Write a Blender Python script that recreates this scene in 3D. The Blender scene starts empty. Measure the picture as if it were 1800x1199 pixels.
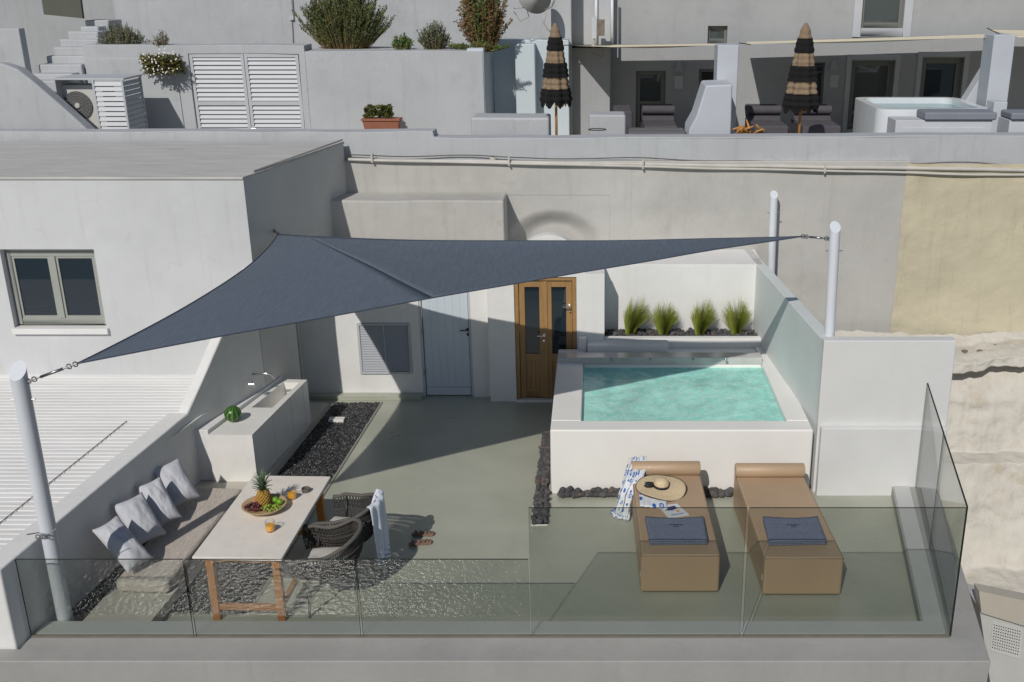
import bpy, bmesh, math, random
from mathutils import Vector, Matrix, noise
R = math.radians
rnd = random.Random(7)
S = bpy.context.scene
COL = S.collection

# ------------------------------------------------------------------ camera, light
F, CX, CY, YH, H = 1830.0, 1048.0, 600.0, -40.0, 6.0
TH = math.atan((CY - YH) / F)
cd = bpy.data.cameras.new('camera'); cam = bpy.data.objects.new('camera', cd); COL.objects.link(cam)
cd.sensor_width = 36; cd.lens = F / 1800 * 36; cd.shift_x = -(CX - 900) / 1800; cd.shift_y = 0
cd.clip_end = 6000; cam.location = (0, 0, H); cam.rotation_euler = (R(90) - TH, 0, 0)
S.camera = cam
SUN = Vector((-0.42, -1.16, 1.0)).normalized()
W = bpy.data.worlds.new('World'); S.world = W; W.use_nodes = True
nt = W.node_tree; sky = nt.nodes.new('ShaderNodeTexSky'); sky.sky_type = 'NISHITA'; sky.sun_disc = False
sky.sun_elevation = math.asin(SUN.z); sky.sun_rotation = math.atan2(SUN.x, SUN.y)
sky.altitude = 100; sky.dust_density = 0.6
nt.links.new(sky.outputs[0], nt.nodes['Background'].inputs[0]); nt.nodes['Background'].inputs[1].default_value = 0.072
sd = bpy.data.lights.new('sun', 'SUN'); sd.energy = 3.95; sd.angle = R(0.53); sd.color = (1, .955, .89)
so = bpy.data.objects.new('sun', sd); COL.objects.link(so); so.rotation_euler = SUN.to_track_quat('Z', 'Y').to_euler()
S.view_settings.view_transform = 'Standard'; S.view_settings.look = 'None'
S.view_settings.exposure = -0.43; S.view_settings.gamma = 1
S.cycles.max_bounces = 12; S.cycles.transparent_max_bounces = 24

# where a line of sight meets a plane of the place (used only to survey positions)
def ray(px, py):
    u = (px - CX) / F; v = (py - CY) / F
    return Vector((u, math.cos(TH) - v * math.sin(TH), -math.sin(TH) - v * math.cos(TH)))
def az(px, py, z): r = ray(px, py); return Vector((0, 0, H)) + r * ((z - H) / r.z)
def ay(px, py, y): r = ray(px, py); return Vector((0, 0, H)) + r * (y / r.y)

# ------------------------------------------------------------------ materials
MC = {}
def new(name):
    m = bpy.data.materials.new(name); m.use_nodes = True
    n = m.node_tree.nodes; l = m.node_tree.links
    return m, n, l, n['Principled BSDF']
def M(name, col=(.5, .5, .5), rough=.6, var=.12, scale=3, bump=.1, bscale=60, metal=0, col2=None, scale2=1.0, amt2=0.0, th2=.55, stretch=(1, 1, 1), spec=.5, coat=0, dist=.01, drip=0):
    if name in MC: return MC[name]
    m, n, l, p = new(name)
    tc = n.new('ShaderNodeTexCoord'); mp = n.new('ShaderNodeMapping'); mp.inputs[3].default_value = stretch
    l.new(tc.outputs['Object'], mp.inputs[0])
    nz = n.new('ShaderNodeTexNoise'); nz.inputs['Scale'].default_value = scale; nz.inputs['Detail'].default_value = 8; nz.inputs['Roughness'].default_value = .6
    l.new(mp.outputs[0], nz.inputs[0])
    cr = n.new('ShaderNodeMapRange'); cr.inputs[1].default_value = .3; cr.inputs[2].default_value = .7
    cr.inputs[3].default_value = 1 - var; cr.inputs[4].default_value = 1 + var * .4
    l.new(nz.outputs[0], cr.inputs[0])
    hs = n.new('ShaderNodeVectorMath'); hs.operation = 'SCALE'; hs.inputs[0].default_value = col
    l.new(cr.outputs[0], hs.inputs['Scale'])
    out = hs.outputs[0]
    if col2:
        n2 = n.new('ShaderNodeTexNoise'); n2.inputs['Scale'].default_value = scale2; n2.inputs['Detail'].default_value = 10; n2.inputs['Roughness'].default_value = .65
        l.new(mp.outputs[0], n2.inputs[0])
        r2 = n.new('ShaderNodeMapRange'); r2.inputs[1].default_value = th2; r2.inputs[2].default_value = th2 + .15; r2.inputs[4].default_value = amt2
        l.new(n2.outputs[0], r2.inputs[0])
        mx = n.new('ShaderNodeMix'); mx.data_type = 'RGBA'; l.new(r2.outputs[0], mx.inputs[0]); l.new(out, mx.inputs[6]); mx.inputs[7].default_value = (*col2, 1)
        out = mx.outputs[2]
    if drip:
        md_ = n.new('ShaderNodeMapping'); md_.inputs[3].default_value = (5, 5, .35); l.new(tc.outputs['Object'], md_.inputs[0])
        n3 = n.new('ShaderNodeTexNoise'); n3.inputs['Scale'].default_value = 1.6; n3.inputs['Detail'].default_value = 10; n3.inputs['Roughness'].default_value = .7; l.new(md_.outputs[0], n3.inputs[0])
        r3 = n.new('ShaderNodeMapRange'); r3.inputs[1].default_value = .54; r3.inputs[2].default_value = .75; r3.inputs[3].default_value = 0; r3.inputs[4].default_value = drip; l.new(n3.outputs[0], r3.inputs[0])
        vo = n.new('ShaderNodeTexVoronoi'); vo.feature = 'DISTANCE_TO_EDGE'; vo.inputs['Scale'].default_value = .55; l.new(nz.outputs['Color'], vo.inputs[0]) if False else l.new(tc.outputs['Object'], vo.inputs[0])
        wv = n.new('ShaderNodeTexNoise'); wv.inputs['Scale'].default_value = 2.5; wv.inputs['Detail'].default_value = 6; l.new(tc.outputs['Object'], wv.inputs[0])
        va = n.new('ShaderNodeVectorMath'); va.operation = 'MULTIPLY_ADD'; l.new(wv.outputs['Color'], va.inputs[0]); va.inputs[1].default_value = (.9, .9, .9); l.new(tc.outputs['Object'], va.inputs[2]); l.new(va.outputs[0], vo.inputs[0])
        rc = n.new('ShaderNodeMapRange'); rc.inputs[1].default_value = 0; rc.inputs[2].default_value = .006; rc.inputs[3].default_value = drip * .9; rc.inputs[4].default_value = 0; l.new(vo.outputs['Distance'], rc.inputs[0])
        mk = n.new('ShaderNodeMath'); mk.operation = 'GREATER_THAN'; mk.inputs[1].default_value = .56; l.new(wv.outputs[0], mk.inputs[0])
        mm_ = n.new('ShaderNodeMath'); mm_.operation = 'MULTIPLY'; l.new(rc.outputs[0], mm_.inputs[0]); l.new(mk.outputs[0], mm_.inputs[1])
        ad = n.new('ShaderNodeMath'); ad.operation = 'MAXIMUM'; l.new(r3.outputs[0], ad.inputs[0]); l.new(mm_.outputs[0], ad.inputs[1])
        mx3 = n.new('ShaderNodeMix'); mx3.data_type = 'RGBA'; l.new(ad.outputs[0], mx3.inputs[0]); l.new(out, mx3.inputs[6]); mx3.inputs[7].default_value = (col[0] * .5, col[1] * .47, col[2] * .42, 1)
        out = mx3.outputs[2]
    l.new(out, p.inputs['Base Color'])
    p.inputs['Roughness'].default_value = rough; p.inputs['Metallic'].default_value = metal
    p.inputs['Specular IOR Level'].default_value = spec; p.inputs['Coat Weight'].default_value = coat
    if bump:
        nb = n.new('ShaderNodeTexNoise'); nb.inputs['Scale'].default_value = bscale; nb.inputs['Detail'].default_value = 5
        l.new(mp.outputs[0], nb.inputs[0])
        b = n.new('ShaderNodeBump'); b.inputs['Strength'].default_value = bump; b.inputs['Distance'].default_value = dist
        l.new(nb.outputs[0], b.inputs['Height']); l.new(b.outputs[0], p.inputs['Normal'])
    MC[name] = m; return m

plaster = M('white plaster', (.74, .735, .72), .75, .07, 1.3, .35, 9, col2=(.58, .56, .52), scale2=.9, amt2=.35, th2=.56, dist=.012, drip=0.14)
plaster_b = M('cool white plaster', (.45, .465, .485), .8, .08, 1.2, .5, 6, col2=(.34, .35, .36), scale2=1.6, amt2=.4, th2=.56, dist=.014, drip=0.28)  # white plaster; dimming toward the top of the frame put into its colour
plaster_dim = M('dimmed white plaster', (.36, .37, .385), .8, .08, 1.1, .45, 6, col2=(.27, .28, .29), scale2=1.4, amt2=.4, th2=.55, dist=.014, drip=0.22)  # far walls: darkening at the upper right painted into the base colour
plaster_w = M('warm retaining plaster', (.48, .47, .445), .85, .1, .8, .6, 4, col2=(.35, .335, .31), scale2=.55, amt2=.5, th2=.54, dist=.02, drip=0.28)  # tone lowered so the colour carries the dimmer upper part of the view
plaster_h = M('house plaster', (.58, .59, .60), .8, .1, .6, .4, 5, col2=(.47, .48, .49), scale2=.4, amt2=.5, th2=.5, dist=.014, drip=0.22)
roofp = M('old roof plaster', (.54, .53, .51), .9, .18, 2.5, .6, 8, col2=(.30, .28, .25), scale2=2.2, amt2=.5, th2=.58, stretch=(.5, 3, 1), dist=.02, drip=0.17)
yellow = M('ochre limewash', (.54, .49, .36), .9, .12, 1.0, .8, 3.5, col2=(.36, .33, .27), scale2=1.1, amt2=.7, th2=.56, dist=.04, drip=0.33)
oldwall = M('weathered lime wall', (.60, .57, .51), .9, .14, 1.2, .9, 5, col2=(.44, .36, .25), scale2=1.7, amt2=.7, th2=.56, dist=.04, drip=0.33)
ledge_m = M('dimmed kerb plaster', (.345, .34, .325), .75, .08, 1.6, .3, 12, col2=(.28, .275, .26), scale2=1.2, amt2=.5, th2=.55, drip=0.17)  # darkening along the bottom of the view painted into the kerb colour
kerb_in = M('pale painted kerb', (.50, .51, .50), .6, .08, 1.6, .3, 12)
polewhite = M('white powder coat', (.66, .69, .74), .35, .04, 2, 0)
alu = M('galvanised steel', (.35, .35, .36), .35, .1, 20, 0, metal=1)
black = M('black metal', (.02, .02, .022), .4, .05, 5, 0)
chrome = M('brushed chrome', (.75, .75, .74), .18, .05, 20, 0, metal=1)
marble = M('pale marble', (.78, .765, .73), .35, .08, 3, .05, 20, col2=(.56, .50, .42), scale2=2.3, amt2=.35, th2=.58)
cement = M('beige cement', (.50, .475, .41), .6, .1, 2, .2, 14)
tabletopm = M('cream stone tabletop', (.80, .745, .675), .4, .05, 6, .05, 80, col2=(.72, .66, .59), scale2=9, amt2=.5, th2=.5)
wood = M('oiled teak', (.50, .19, .02), .42, .4, 5, .25, 26, stretch=(6, 6, .5), col2=(.17, .085, .03), scale2=5, amt2=.65, th2=.5)
woodd = M('door oak', (.40, .235, .095), .45, .4, 5, .3, 22, stretch=(7, 7, .45), col2=(.19, .10, .04), scale2=5, amt2=.6, th2=.5)
woodp = M('parasol pole wood', (.50, .24, .07), .5, .3, 6, .1, 20, stretch=(5, 5, .5))
linen = M('blue grey linen', (.53, .54, .58), .9, .08, 9, .35, 220, dist=.003)
towelm = M('navy towelling', (.19, .215, .30), .95, .3, 60, .9, 260, dist=.004)
whitecloth = M('white striped cotton', (.72, .74, .80), .9, .05, 8, .3, 200, dist=.002)
straw = M('natural straw', (.66, .52, .33), .8, .2, 40, .6, 160, dist=.003)
rope = M('charcoal rope', (.055, .05, .045), .8, .3, 40, .3, 160)
rail_m = M('grey rope wrapped rail', (.115, .107, .095), .75, .2, 60, .5, 260)
leather = M('tan sandal leather', (.22, .14, .10), .6, .2, 12, .2, 60)
cover = M('charcoal lounger cover', (.085, .08, .095), .85, .15, 8, .2, 80)
greygreen = M('sage window frame', (.33, .345, .315), .5, .06, 4, 0)
bluedoorm = M('pale painted door', (.56, .62, .68), .4, .04, 4, .05, 20)
louvre = M('white louvre paint', (.48, .50, .53), .5, .04, 4, 0)
terracotta = M('terracotta', (.33, .125, .075), .8, .15, 8, .3, 40)
soil = M('dry soil', (.10, .07, .05), .95, .4, 14, .8, 30)
leafA = M('rosemary leaf', (.10, .125, .045), .7, .5, 5, 0)
leafB = M('grey lavender leaf', (.17, .20, .14), .75, .4, 5, 0)
leafC = M('fresh green leaf', (.10, .18, .035), .6, .4, 5, 0)
leafD = M('dry brown twig', (.20, .125, .05), .8, .4, 5, 0)
leafY = M('yellow green blade', (.27, .31, .045), .6, .35, 8, 0, col2=(.52, .45, .16), scale2=6, amt2=.6, th2=.55)
cablem = M('white cable', (.42, .40, .37), .6, .25, 5, 0)
pipem = M('painted pipe', (.55, .53, .49), .55, .15, 3, 0)
beige = M('cream shade cloth', (.78, .71, .54), .85, .06, 6, .1, 80)
darkroom = M('dark interior', (.012, .014, .016), .6, .1, 3, 0)
bubble = M('hot tub acrylic', (.70, .74, .78), .25, .03, 3, 0)
leafE = M('olive brown leaf', (.17, .15, .04), .75, .5, 6, 0)
foamw = M('daisy petals', (.8, .8, .76), .7, .05, 6, 0)
metalgrey = M('fan grille grey', (.10, .105, .11), .5, .1, 6, 0)
acm = M('air conditioner casing', (.56, .555, .53), .5, .05, 4, 0)
sea = M('sea water', (.010, .022, .03), .2, .2, .02, 1.0, 1.4, dist=.105, spec=.6)
hillm = M('volcanic hillside', (.18, .14, .11), .95, .4, .3, 1, 1.5, dist=.2)
stoneA = M('dark lava stone', (.085, .082, .085), .85, .45, 9, .7, 60)
gravelm = None

def floor_mat():
    m, n, l, p = new('polished olive cement')
    tc = n.new('ShaderNodeTexCoord')
    a = n.new('ShaderNodeTexNoise'); a.inputs['Scale'].default_value = .7; a.inputs['Detail'].default_value = 9; a.inputs['Distortion'].default_value = 1.2
    l.new(tc.outputs['Object'], a.inputs[0])
    r = n.new('ShaderNodeValToRGB'); r.color_ramp.elements[0].position = .3; r.color_ramp.elements[1].position = .72
    r.color_ramp.elements[0].color = (.335, .35, .285, 1); r.color_ramp.elements[1].color = (.42, .43, .355, 1)
    l.new(a.outputs[0], r.inputs[0]); l.new(r.outputs[0], p.inputs['Base Color'])
    b = n.new('ShaderNodeTexNoise'); b.inputs['Scale'].default_value = 3; b.inputs['Detail'].default_value = 6
    l.new(tc.outputs['Object'], b.inputs[0])
    mr = n.new('ShaderNodeMapRange'); mr.inputs[3].default_value = .2; mr.inputs[4].default_value = .42
    l.new(b.outputs[0], mr.inputs[0]); l.new(mr.outputs[0], p.inputs['Roughness'])
    bp = n.new('ShaderNodeBump'); bp.inputs['Strength'].default_value = .05; bp.inputs['Distance'].default_value = .01
    l.new(b.outputs[0], bp.inputs['Height']); l.new(bp.outputs[0], p.inputs['Normal'])
    return m
floorm = floor_mat()

def glass_mat(name, tint, edge=False, rough=0.0, trans=True):
    m, n, l, p = new(name); n.remove(p); o = n['Material Output']
    lw_ = n.new('ShaderNodeLayerWeight'); lw_.inputs[0].default_value = .5
    pw_ = n.new('ShaderNodeMath'); pw_.operation = 'POWER'; pw_.inputs[1].default_value = 5; l.new(lw_.outputs['Facing'], pw_.inputs[0])
    fr = n.new('ShaderNodeMath'); fr.operation = 'MULTIPLY_ADD'; fr.inputs[1].default_value = .95; fr.inputs[2].default_value = .05; l.new(pw_.outputs[0], fr.inputs[0])
    g = n.new('ShaderNodeBsdfGlossy'); g.inputs['Roughness'].default_value = rough
    t = n.new('ShaderNodeBsdfTransparent'); t.inputs[0].default_value = (*tint, 1)
    mx = n.new('ShaderNodeMixShader')
    l.new(fr.outputs[0], mx.inputs[0]); l.new(t.outputs[0], mx.inputs[1]); l.new(g.outputs[0], mx.inputs[2]); l.new(mx.outputs[0], o.inputs[0])
    return m
glass = glass_mat('clear green glass', (.865, .878, .862))
glass_c = glass_mat('tumbler glass', (.985, .99, .985))
gedge = M('dark glass edge', (.02, .03, .024), .55, .05, 5, 0, spec=.12)
def pane_mat(name, c):
    m, n, l, p = new(name); p.inputs['Base Color'].default_value = (*c, 1); p.inputs['Roughness'].default_value = .03
    p.inputs['Specular IOR Level'].default_value = .8
    return m
winglass = pane_mat('dark window glass', (.012, .022, .032))
winglass2 = pane_mat('curtained glass', (.07, .085, .085))

def stripes(name, c1, c2, scale, axis='X', rough=.9, prof=.5, bump=0, dist=0):
    m, n, l, p = new(name)
    tc = n.new('ShaderNodeTexCoord'); w = n.new('ShaderNodeTexWave'); w.bands_direction = axis
    w.inputs['Scale'].default_value = scale; w.inputs['Distortion'].default_value = dist; w.inputs['Detail'].default_value = 2
    l.new(tc.outputs['Object'], w.inputs[0])
    r = n.new('ShaderNodeValToRGB'); r.color_ramp.elements[0].position = prof - .08; r.color_ramp.elements[1].position = prof + .08
    r.color_ramp.elements[0].color = (*c1, 1); r.color_ramp.elements[1].color = (*c2, 1)
    l.new(w.outputs[0], r.inputs[0]); l.new(r.outputs[0], p.inputs['Base Color']); p.inputs['Roughness'].default_value = rough
    if bump:
        b = n.new('ShaderNodeBump'); b.inputs['Strength'].default_value = bump; b.inputs['Distance'].default_value = .004
        l.new(w.outputs[0], b.inputs['Height']); l.new(b.outputs[0], p.inputs['Normal'])
    return m
cushm = M('woven stripe cushion', (.56, .505, .445), .9, .3, 7, .5, 60, stretch=(9, 1.2, 4), col2=(.36, .32, .28), scale2=9, amt2=.6, th2=.52, dist=.006)
canvas = M('tan faux leather', (.45, .32, .205), .5, .07, 2, .12, 90, coat=.08)
canvas2 = M('tan seam piping', (.26, .18, .11), .5, .05, 2, 0)

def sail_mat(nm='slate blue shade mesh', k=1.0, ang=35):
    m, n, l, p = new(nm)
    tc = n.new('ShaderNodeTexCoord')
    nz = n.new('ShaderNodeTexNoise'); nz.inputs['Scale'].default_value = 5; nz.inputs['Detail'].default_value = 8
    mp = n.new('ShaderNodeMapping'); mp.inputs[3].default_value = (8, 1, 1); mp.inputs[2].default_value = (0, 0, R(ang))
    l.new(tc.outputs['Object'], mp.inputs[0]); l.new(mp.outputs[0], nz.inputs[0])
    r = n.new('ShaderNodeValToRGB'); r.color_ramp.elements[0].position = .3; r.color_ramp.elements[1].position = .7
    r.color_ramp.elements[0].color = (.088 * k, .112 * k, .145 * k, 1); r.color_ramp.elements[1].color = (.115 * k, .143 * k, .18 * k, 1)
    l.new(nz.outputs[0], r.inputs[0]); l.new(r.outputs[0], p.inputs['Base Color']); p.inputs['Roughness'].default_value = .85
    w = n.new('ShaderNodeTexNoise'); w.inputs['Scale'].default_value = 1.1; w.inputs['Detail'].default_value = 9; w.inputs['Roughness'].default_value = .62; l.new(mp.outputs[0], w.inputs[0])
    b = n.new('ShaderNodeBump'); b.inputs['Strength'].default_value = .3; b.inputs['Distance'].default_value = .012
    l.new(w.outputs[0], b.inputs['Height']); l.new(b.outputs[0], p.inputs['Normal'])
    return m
sailm = sail_mat(); sailm_lit = sail_mat('slate blue shade mesh, warp side', 1.1, -50)  # left panel paler: light on its tilt is put into the colour

def gravel_mat():
    m, n, l, p = new('wet black gravel')
    tc = n.new('ShaderNodeTexCoord'); v = n.new('ShaderNodeTexVoronoi'); v.inputs['Scale'].default_value = 42
    l.new(tc.outputs['Object'], v.inputs[0])
    r = n.new('ShaderNodeValToRGB'); r.color_ramp.elements[0].color = (.012, .013, .015, 1); r.color_ramp.elements[1].color = (.15, .15, .155, 1)
    r.color_ramp.elements[0].position = .25; r.color_ramp.elements[1].position = .95
    sp = n.new('ShaderNodeSeparateColor'); l.new(v.outputs['Color'], sp.inputs[0]); l.new(sp.outputs[0], r.inputs[0])
    l.new(r.outputs[0], p.inputs['Base Color']); p.inputs['Roughness'].default_value = .35
    b = n.new('ShaderNodeBump'); b.inputs['Strength'].default_value = 1; b.inputs['Distance'].default_value = .03; b.invert = True
    l.new(v.outputs['Distance'], b.inputs['Height']); l.new(b.outputs[0], p.inputs['Normal'])
    return m
gravelm = gravel_mat()

def water_mat():
    m, n, l, p = new('pool water surface'); n.remove(p); o = n['Material Output']
    tc = n.new('ShaderNodeTexCoord')
    a = n.new('ShaderNodeTexNoise'); a.inputs['Scale'].default_value = 9; a.inputs['Detail'].default_value = 10; a.inputs['Distortion'].default_value = .8
    l.new(tc.outputs['Object'], a.inputs[0])
    b = n.new('ShaderNodeBump'); b.inputs['Strength'].default_value = .35; b.inputs['Distance'].default_value = .018; l.new(a.outputs[0], b.inputs['Height'])
    fr = n.new('ShaderNodeFresnel'); fr.inputs[0].default_value = 1.33; l.new(b.outputs[0], fr.inputs['Normal'])
    g = n.new('ShaderNodeBsdfGlossy'); g.inputs['Roughness'].default_value = .04; l.new(b.outputs[0], g.inputs['Normal'])
    t = n.new('ShaderNodeBsdfTransparent'); t.inputs[0].default_value = (.60, .98, .90, 1)
    # aerated water: fine bubbles scattered below the surface
    d = n.new('ShaderNodeBsdfDiffuse'); d.inputs[0].default_value = (.36, .93, .78, 1)
    fn = n.new('ShaderNodeTexNoise'); fn.inputs['Scale'].default_value = 14; fn.inputs['Detail'].default_value = 10; fn.inputs['Roughness'].default_value = .75; fn.inputs['Distortion'].default_value = 1.5; l.new(tc.outputs['Object'], fn.inputs[0])
    fc_ = n.new('ShaderNodeValToRGB'); fc_.color_ramp.elements[0].position = .42; fc_.color_ramp.elements[1].position = .62; fc_.color_ramp.elements[0].color = (.36, .95, .81, 1); fc_.color_ramp.elements[1].color = (.66, .99, .92, 1); l.new(fn.outputs[0], fc_.inputs[0]); l.new(fc_.outputs[0], d.inputs[0])
    f = n.new('ShaderNodeTexNoise'); f.inputs['Scale'].default_value = 1.5; f.inputs['Detail'].default_value = 14; f.inputs['Roughness'].default_value = .8; f.inputs['Distortion'].default_value = .4
    l.new(tc.outputs['Object'], f.inputs[0])
    r = n.new('ShaderNodeMapRange'); r.inputs[1].default_value = .38; r.inputs[2].default_value = .68; r.inputs[3].default_value = .55; r.inputs[4].default_value = .98
    l.new(f.outputs[0], r.inputs[0])
    m1 = n.new('ShaderNodeMixShader'); l.new(r.outputs[0], m1.inputs[0]); l.new(t.outputs[0], m1.inputs[1]); l.new(d.outputs[0], m1.inputs[2])
    m2 = n.new('ShaderNodeMixShader'); l.new(fr.outputs[0], m2.inputs[0]); l.new(m1.outputs[0], m2.inputs[1]); l.new(g.outputs[0], m2.inputs[2])
    l.new(m2.outputs[0], o.inputs[0]); return m
waterm = water_mat()
basinm = M('turquoise basin mosaic', (.34, .86, .72), .5, .1, 5, .1, 30)

def melon_mat():
    m, n, l, p = new('watermelon rind')
    tc = n.new('ShaderNodeTexCoord'); sx = n.new('ShaderNodeSeparateXYZ'); l.new(tc.outputs['Object'], sx.inputs[0])
    at = n.new('ShaderNodeMath'); at.operation = 'ARCTAN2'; l.new(sx.outputs[0], at.inputs[0]); l.new(sx.outputs[1], at.inputs[1])
    nz = n.new('ShaderNodeTexNoise'); nz.inputs['Scale'].default_value = 28; nz.inputs['Detail'].default_value = 4; l.new(tc.outputs['Object'], nz.inputs[0])
    ad = n.new('ShaderNodeMath'); ad.operation = 'MULTIPLY_ADD'; ad.inputs[1].default_value = .5; l.new(nz.outputs[0], ad.inputs[0]); l.new(at.outputs[0], ad.inputs[2])
    mu = n.new('ShaderNodeMath'); mu.operation = 'MULTIPLY'; mu.inputs[1].default_value = 11; l.new(ad.outputs[0], mu.inputs[0])
    si = n.new('ShaderNodeMath'); si.operation = 'SINE'; l.new(mu.outputs[0], si.inputs[0])
    r = n.new('ShaderNodeValToRGB'); r.color_ramp.elements[0].position = .3; r.color_ramp.elements[1].position = .8
    r.color_ramp.elements[0].color = (.02, .065, .012, 1); r.color_ramp.elements[1].color = (.10, .24, .04, 1)
    l.new(si.outputs[0], r.inputs[0]); l.new(r.outputs[0], p.inputs['Base Color']); p.inputs['Roughness'].default_value = .3
    return m
melonm = melon_mat()
def scarf_mat():
    m, n, l, p = new('scarf with blue rings')
    tc = n.new('ShaderNodeTexCoord'); v = n.new('ShaderNodeTexVoronoi'); v.inputs['Scale'].default_value = 34; v.inputs['Randomness'].default_value = .45
    l.new(tc.outputs['UV'], v.inputs[0])
    v.inputs['Scale'].default_value = 8
    r = n.new('ShaderNodeValToRGB'); e = r.color_ramp.elements; r.color_ramp.interpolation = 'CONSTANT'
    e[0].position = 0; e[0].color = (.04, .13, .38, 1); e[1].position = .10; e[1].color = (.66, .69, .72, 1)
    a = e.new(.20); a.color = (.03, .12, .40, 1); a = e.new(.36); a.color = (.66, .69, .72, 1)
    l.new(v.outputs['Distance'], r.inputs[0]); l.new(r.outputs[0], p.inputs['Base Color']); p.inputs['Roughness'].default_value = .8
    return m
scarfm = scarf_mat()

# ------------------------------------------------------------------ mesh helpers
class MB:
    def __init__(s): s.v = []; s.f = []; s.mi = []; s.cur = 0
    def add(s, vs, fs):
        k = len(s.v); s.v += [tuple(v) for v in vs]
        for f in fs: s.f.append([i + k for i in f]); s.mi.append(s.cur)
        return s
    def quad(s, *p): return s.add(p, [list(range(len(p)))])
    def box(s, x0, x1, y0, y1, z0, z1):
        v = [(x0, y0, z0), (x1, y0, z0), (x1, y1, z0), (x0, y1, z0), (x0, y0, z1), (x1, y0, z1), (x1, y1, z1), (x0, y1, z1)]
        return s.add(v, [(0, 3, 2, 1), (4, 5, 6, 7), (0, 1, 5, 4), (1, 2, 6, 5), (2, 3, 7, 6), (3, 0, 4, 7)])
    def prism(s, poly, d):
        n = len(poly); d = Vector(d); a = [Vector(p) for p in poly]; v = a + [p + d for p in a]
        return s.add(v, [list(range(n))[::-1], list(range(n, 2 * n))] + [(i, (i + 1) % n, n + (i + 1) % n, n + i) for i in range(n)])
    def column(s, poly, z0, z1):
        return s.prism([(p[0], p[1], z0) for p in poly], (0, 0, z1 - z0))
    def tube(s, pts, r, n=8, closed=False, caps=True):
        pts = [Vector(p) for p in pts]; m = len(pts); rr = r if isinstance(r, (list, tuple)) else [r] * m
        vs = []; up0 = None
        for i, p in enumerate(pts):
            a = pts[(i - 1) % m] if closed else pts[max(i - 1, 0)]; b = pts[(i + 1) % m] if closed else pts[min(i + 1, m - 1)]
            t = (b - a).normalized()
            if up0 is None: up0 = Vector((0, 0, 1)) if abs(t.z) < .9 else Vector((1, 0, 0))
            x = t.cross(up0).normalized(); y = x.cross(t).normalized(); up0 = y
            for k in range(n):
                q = 2 * math.pi * k / n; vs.append(p + x * rr[i] * math.cos(q) + y * rr[i] * math.sin(q))
        fs = []
        for i in range(m if closed else m - 1):
            for k in range(n):
                j = (i + 1) % m; fs.append((i * n + k, i * n + (k + 1) % n, j * n + (k + 1) % n, j * n + k))
        if caps and not closed: fs += [list(range(n))[::-1], list(range((m - 1) * n, m * n))]
        return s.add(vs, fs)
    def lathe(s, prof, c=(0, 0, 0), n=24, sy=1.0):
        vs = []; c = Vector(c)
        for r, z in prof:
            for k in range(n):
                q = 2 * math.pi * k / n; vs.append((c.x + r * math.cos(q), c.y + r * sy * math.sin(q), c.z + z))
        m = len(prof); fs = [(i * n + k, i * n + (k + 1) % n, (i + 1) * n + (k + 1) % n, (i + 1) * n + k) for i in range(m - 1) for k in range(n)]
        if prof[0][0] > 1e-4: fs.append(list(range(n))[::-1])
        if prof[-1][0] > 1e-4: fs.append(list(range((m - 1) * n, m * n)))
        return s.add(vs, fs)
    def ball(s, c, r, n=10, sc=(1, 1, 1)):
        vs = []; fs = []; m = max(4, n // 2 + 1); c = Vector(c)
        for i in range(m + 1):
            a = math.pi * i / m
            for k in range(n):
                q = 2 * math.pi * k / n
                vs.append((c.x + r * sc[0] * math.sin(a) * math.cos(q), c.y + r * sc[1] * math.sin(a) * math.sin(q), c.z + r * sc[2] * math.cos(a)))
        for i in range(m):
            for k in range(n): fs.append((i * n + k, (i + 1) * n + k, (i + 1) * n + (k + 1) % n, i * n + (k + 1) % n))
        return s.add(vs, fs)
    def grid(s, fn, nu, nv):
        k = []; 
        for i in range(nu + 1):
            for j in range(nv + 1): k.append(fn(i / nu, j / nv))
        return s.add(k, [(i * (nv + 1) + j, (i + 1) * (nv + 1) + j, (i + 1) * (nv + 1) + j + 1, i * (nv + 1) + j + 1) for i in range(nu) for j in range(nv)])
    def xf(s, mat): s.v = [tuple(mat @ Vector(v)) for v in s.v]; return s
    def build(s, name, mat, parent=None, smooth=False, bevel=0, segs=2, solid=0, auto=None, origin=None, clean=True, wob=0):
        me = bpy.data.meshes.new(name)
        vs = s.v
        if origin is not None: vs = [(v[0] - origin[0], v[1] - origin[1], v[2] - origin[2]) for v in vs]
        me.from_pydata(vs, [], s.f)
        for q in (mat if isinstance(mat, (list, tuple)) else [mat]): me.materials.append(q)
        if isinstance(mat, (list, tuple)): me.polygons.foreach_set('material_index', s.mi)
        if clean and len(s.f) < 60000:
            b = bmesh.new(); b.from_mesh(me); bmesh.ops.remove_doubles(b, verts=b.verts, dist=1e-5); bmesh.ops.recalc_face_normals(b, faces=b.faces)
            if wob:
                for _ in range(5):
                    L_ = [e for e in b.edges if e.calc_length() > .45]
                    if not L_: break
                    bmesh.ops.subdivide_edges(b, edges=L_, cuts=1, use_grid_fill=True)
                for v_ in b.verts: v_.co += noise.noise_vector(v_.co * .9) * wob + noise.noise_vector(v_.co * 3.1) * wob * .4
            b.to_mesh(me); b.free()
        if smooth: me.polygons.foreach_set('use_smooth', [True] * len(me.polygons))
        o = bpy.data.objects.new(name, me); COL.objects.link(o)
        if origin is not None: o.location = origin
        if parent is not None:
            o.parent = parent
            if origin is None and parent.location.length > 0: o.location = -Vector(parent.location)
            elif origin is not None: o.location = Vector(origin) - Vector(parent.location)
        if solid: md = o.modifiers.new('thick', 'SOLIDIFY'); md.thickness = solid; md.offset = 0
        if bevel:
            md = o.modifiers.new('bevel', 'BEVEL'); md.width = bevel; md.segments = segs; md.limit_method = 'ANGLE'; md.angle_limit = R(35)
            me.polygons.foreach_set('use_smooth', [True] * len(me.polygons))
            md.harden_normals = True
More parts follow.
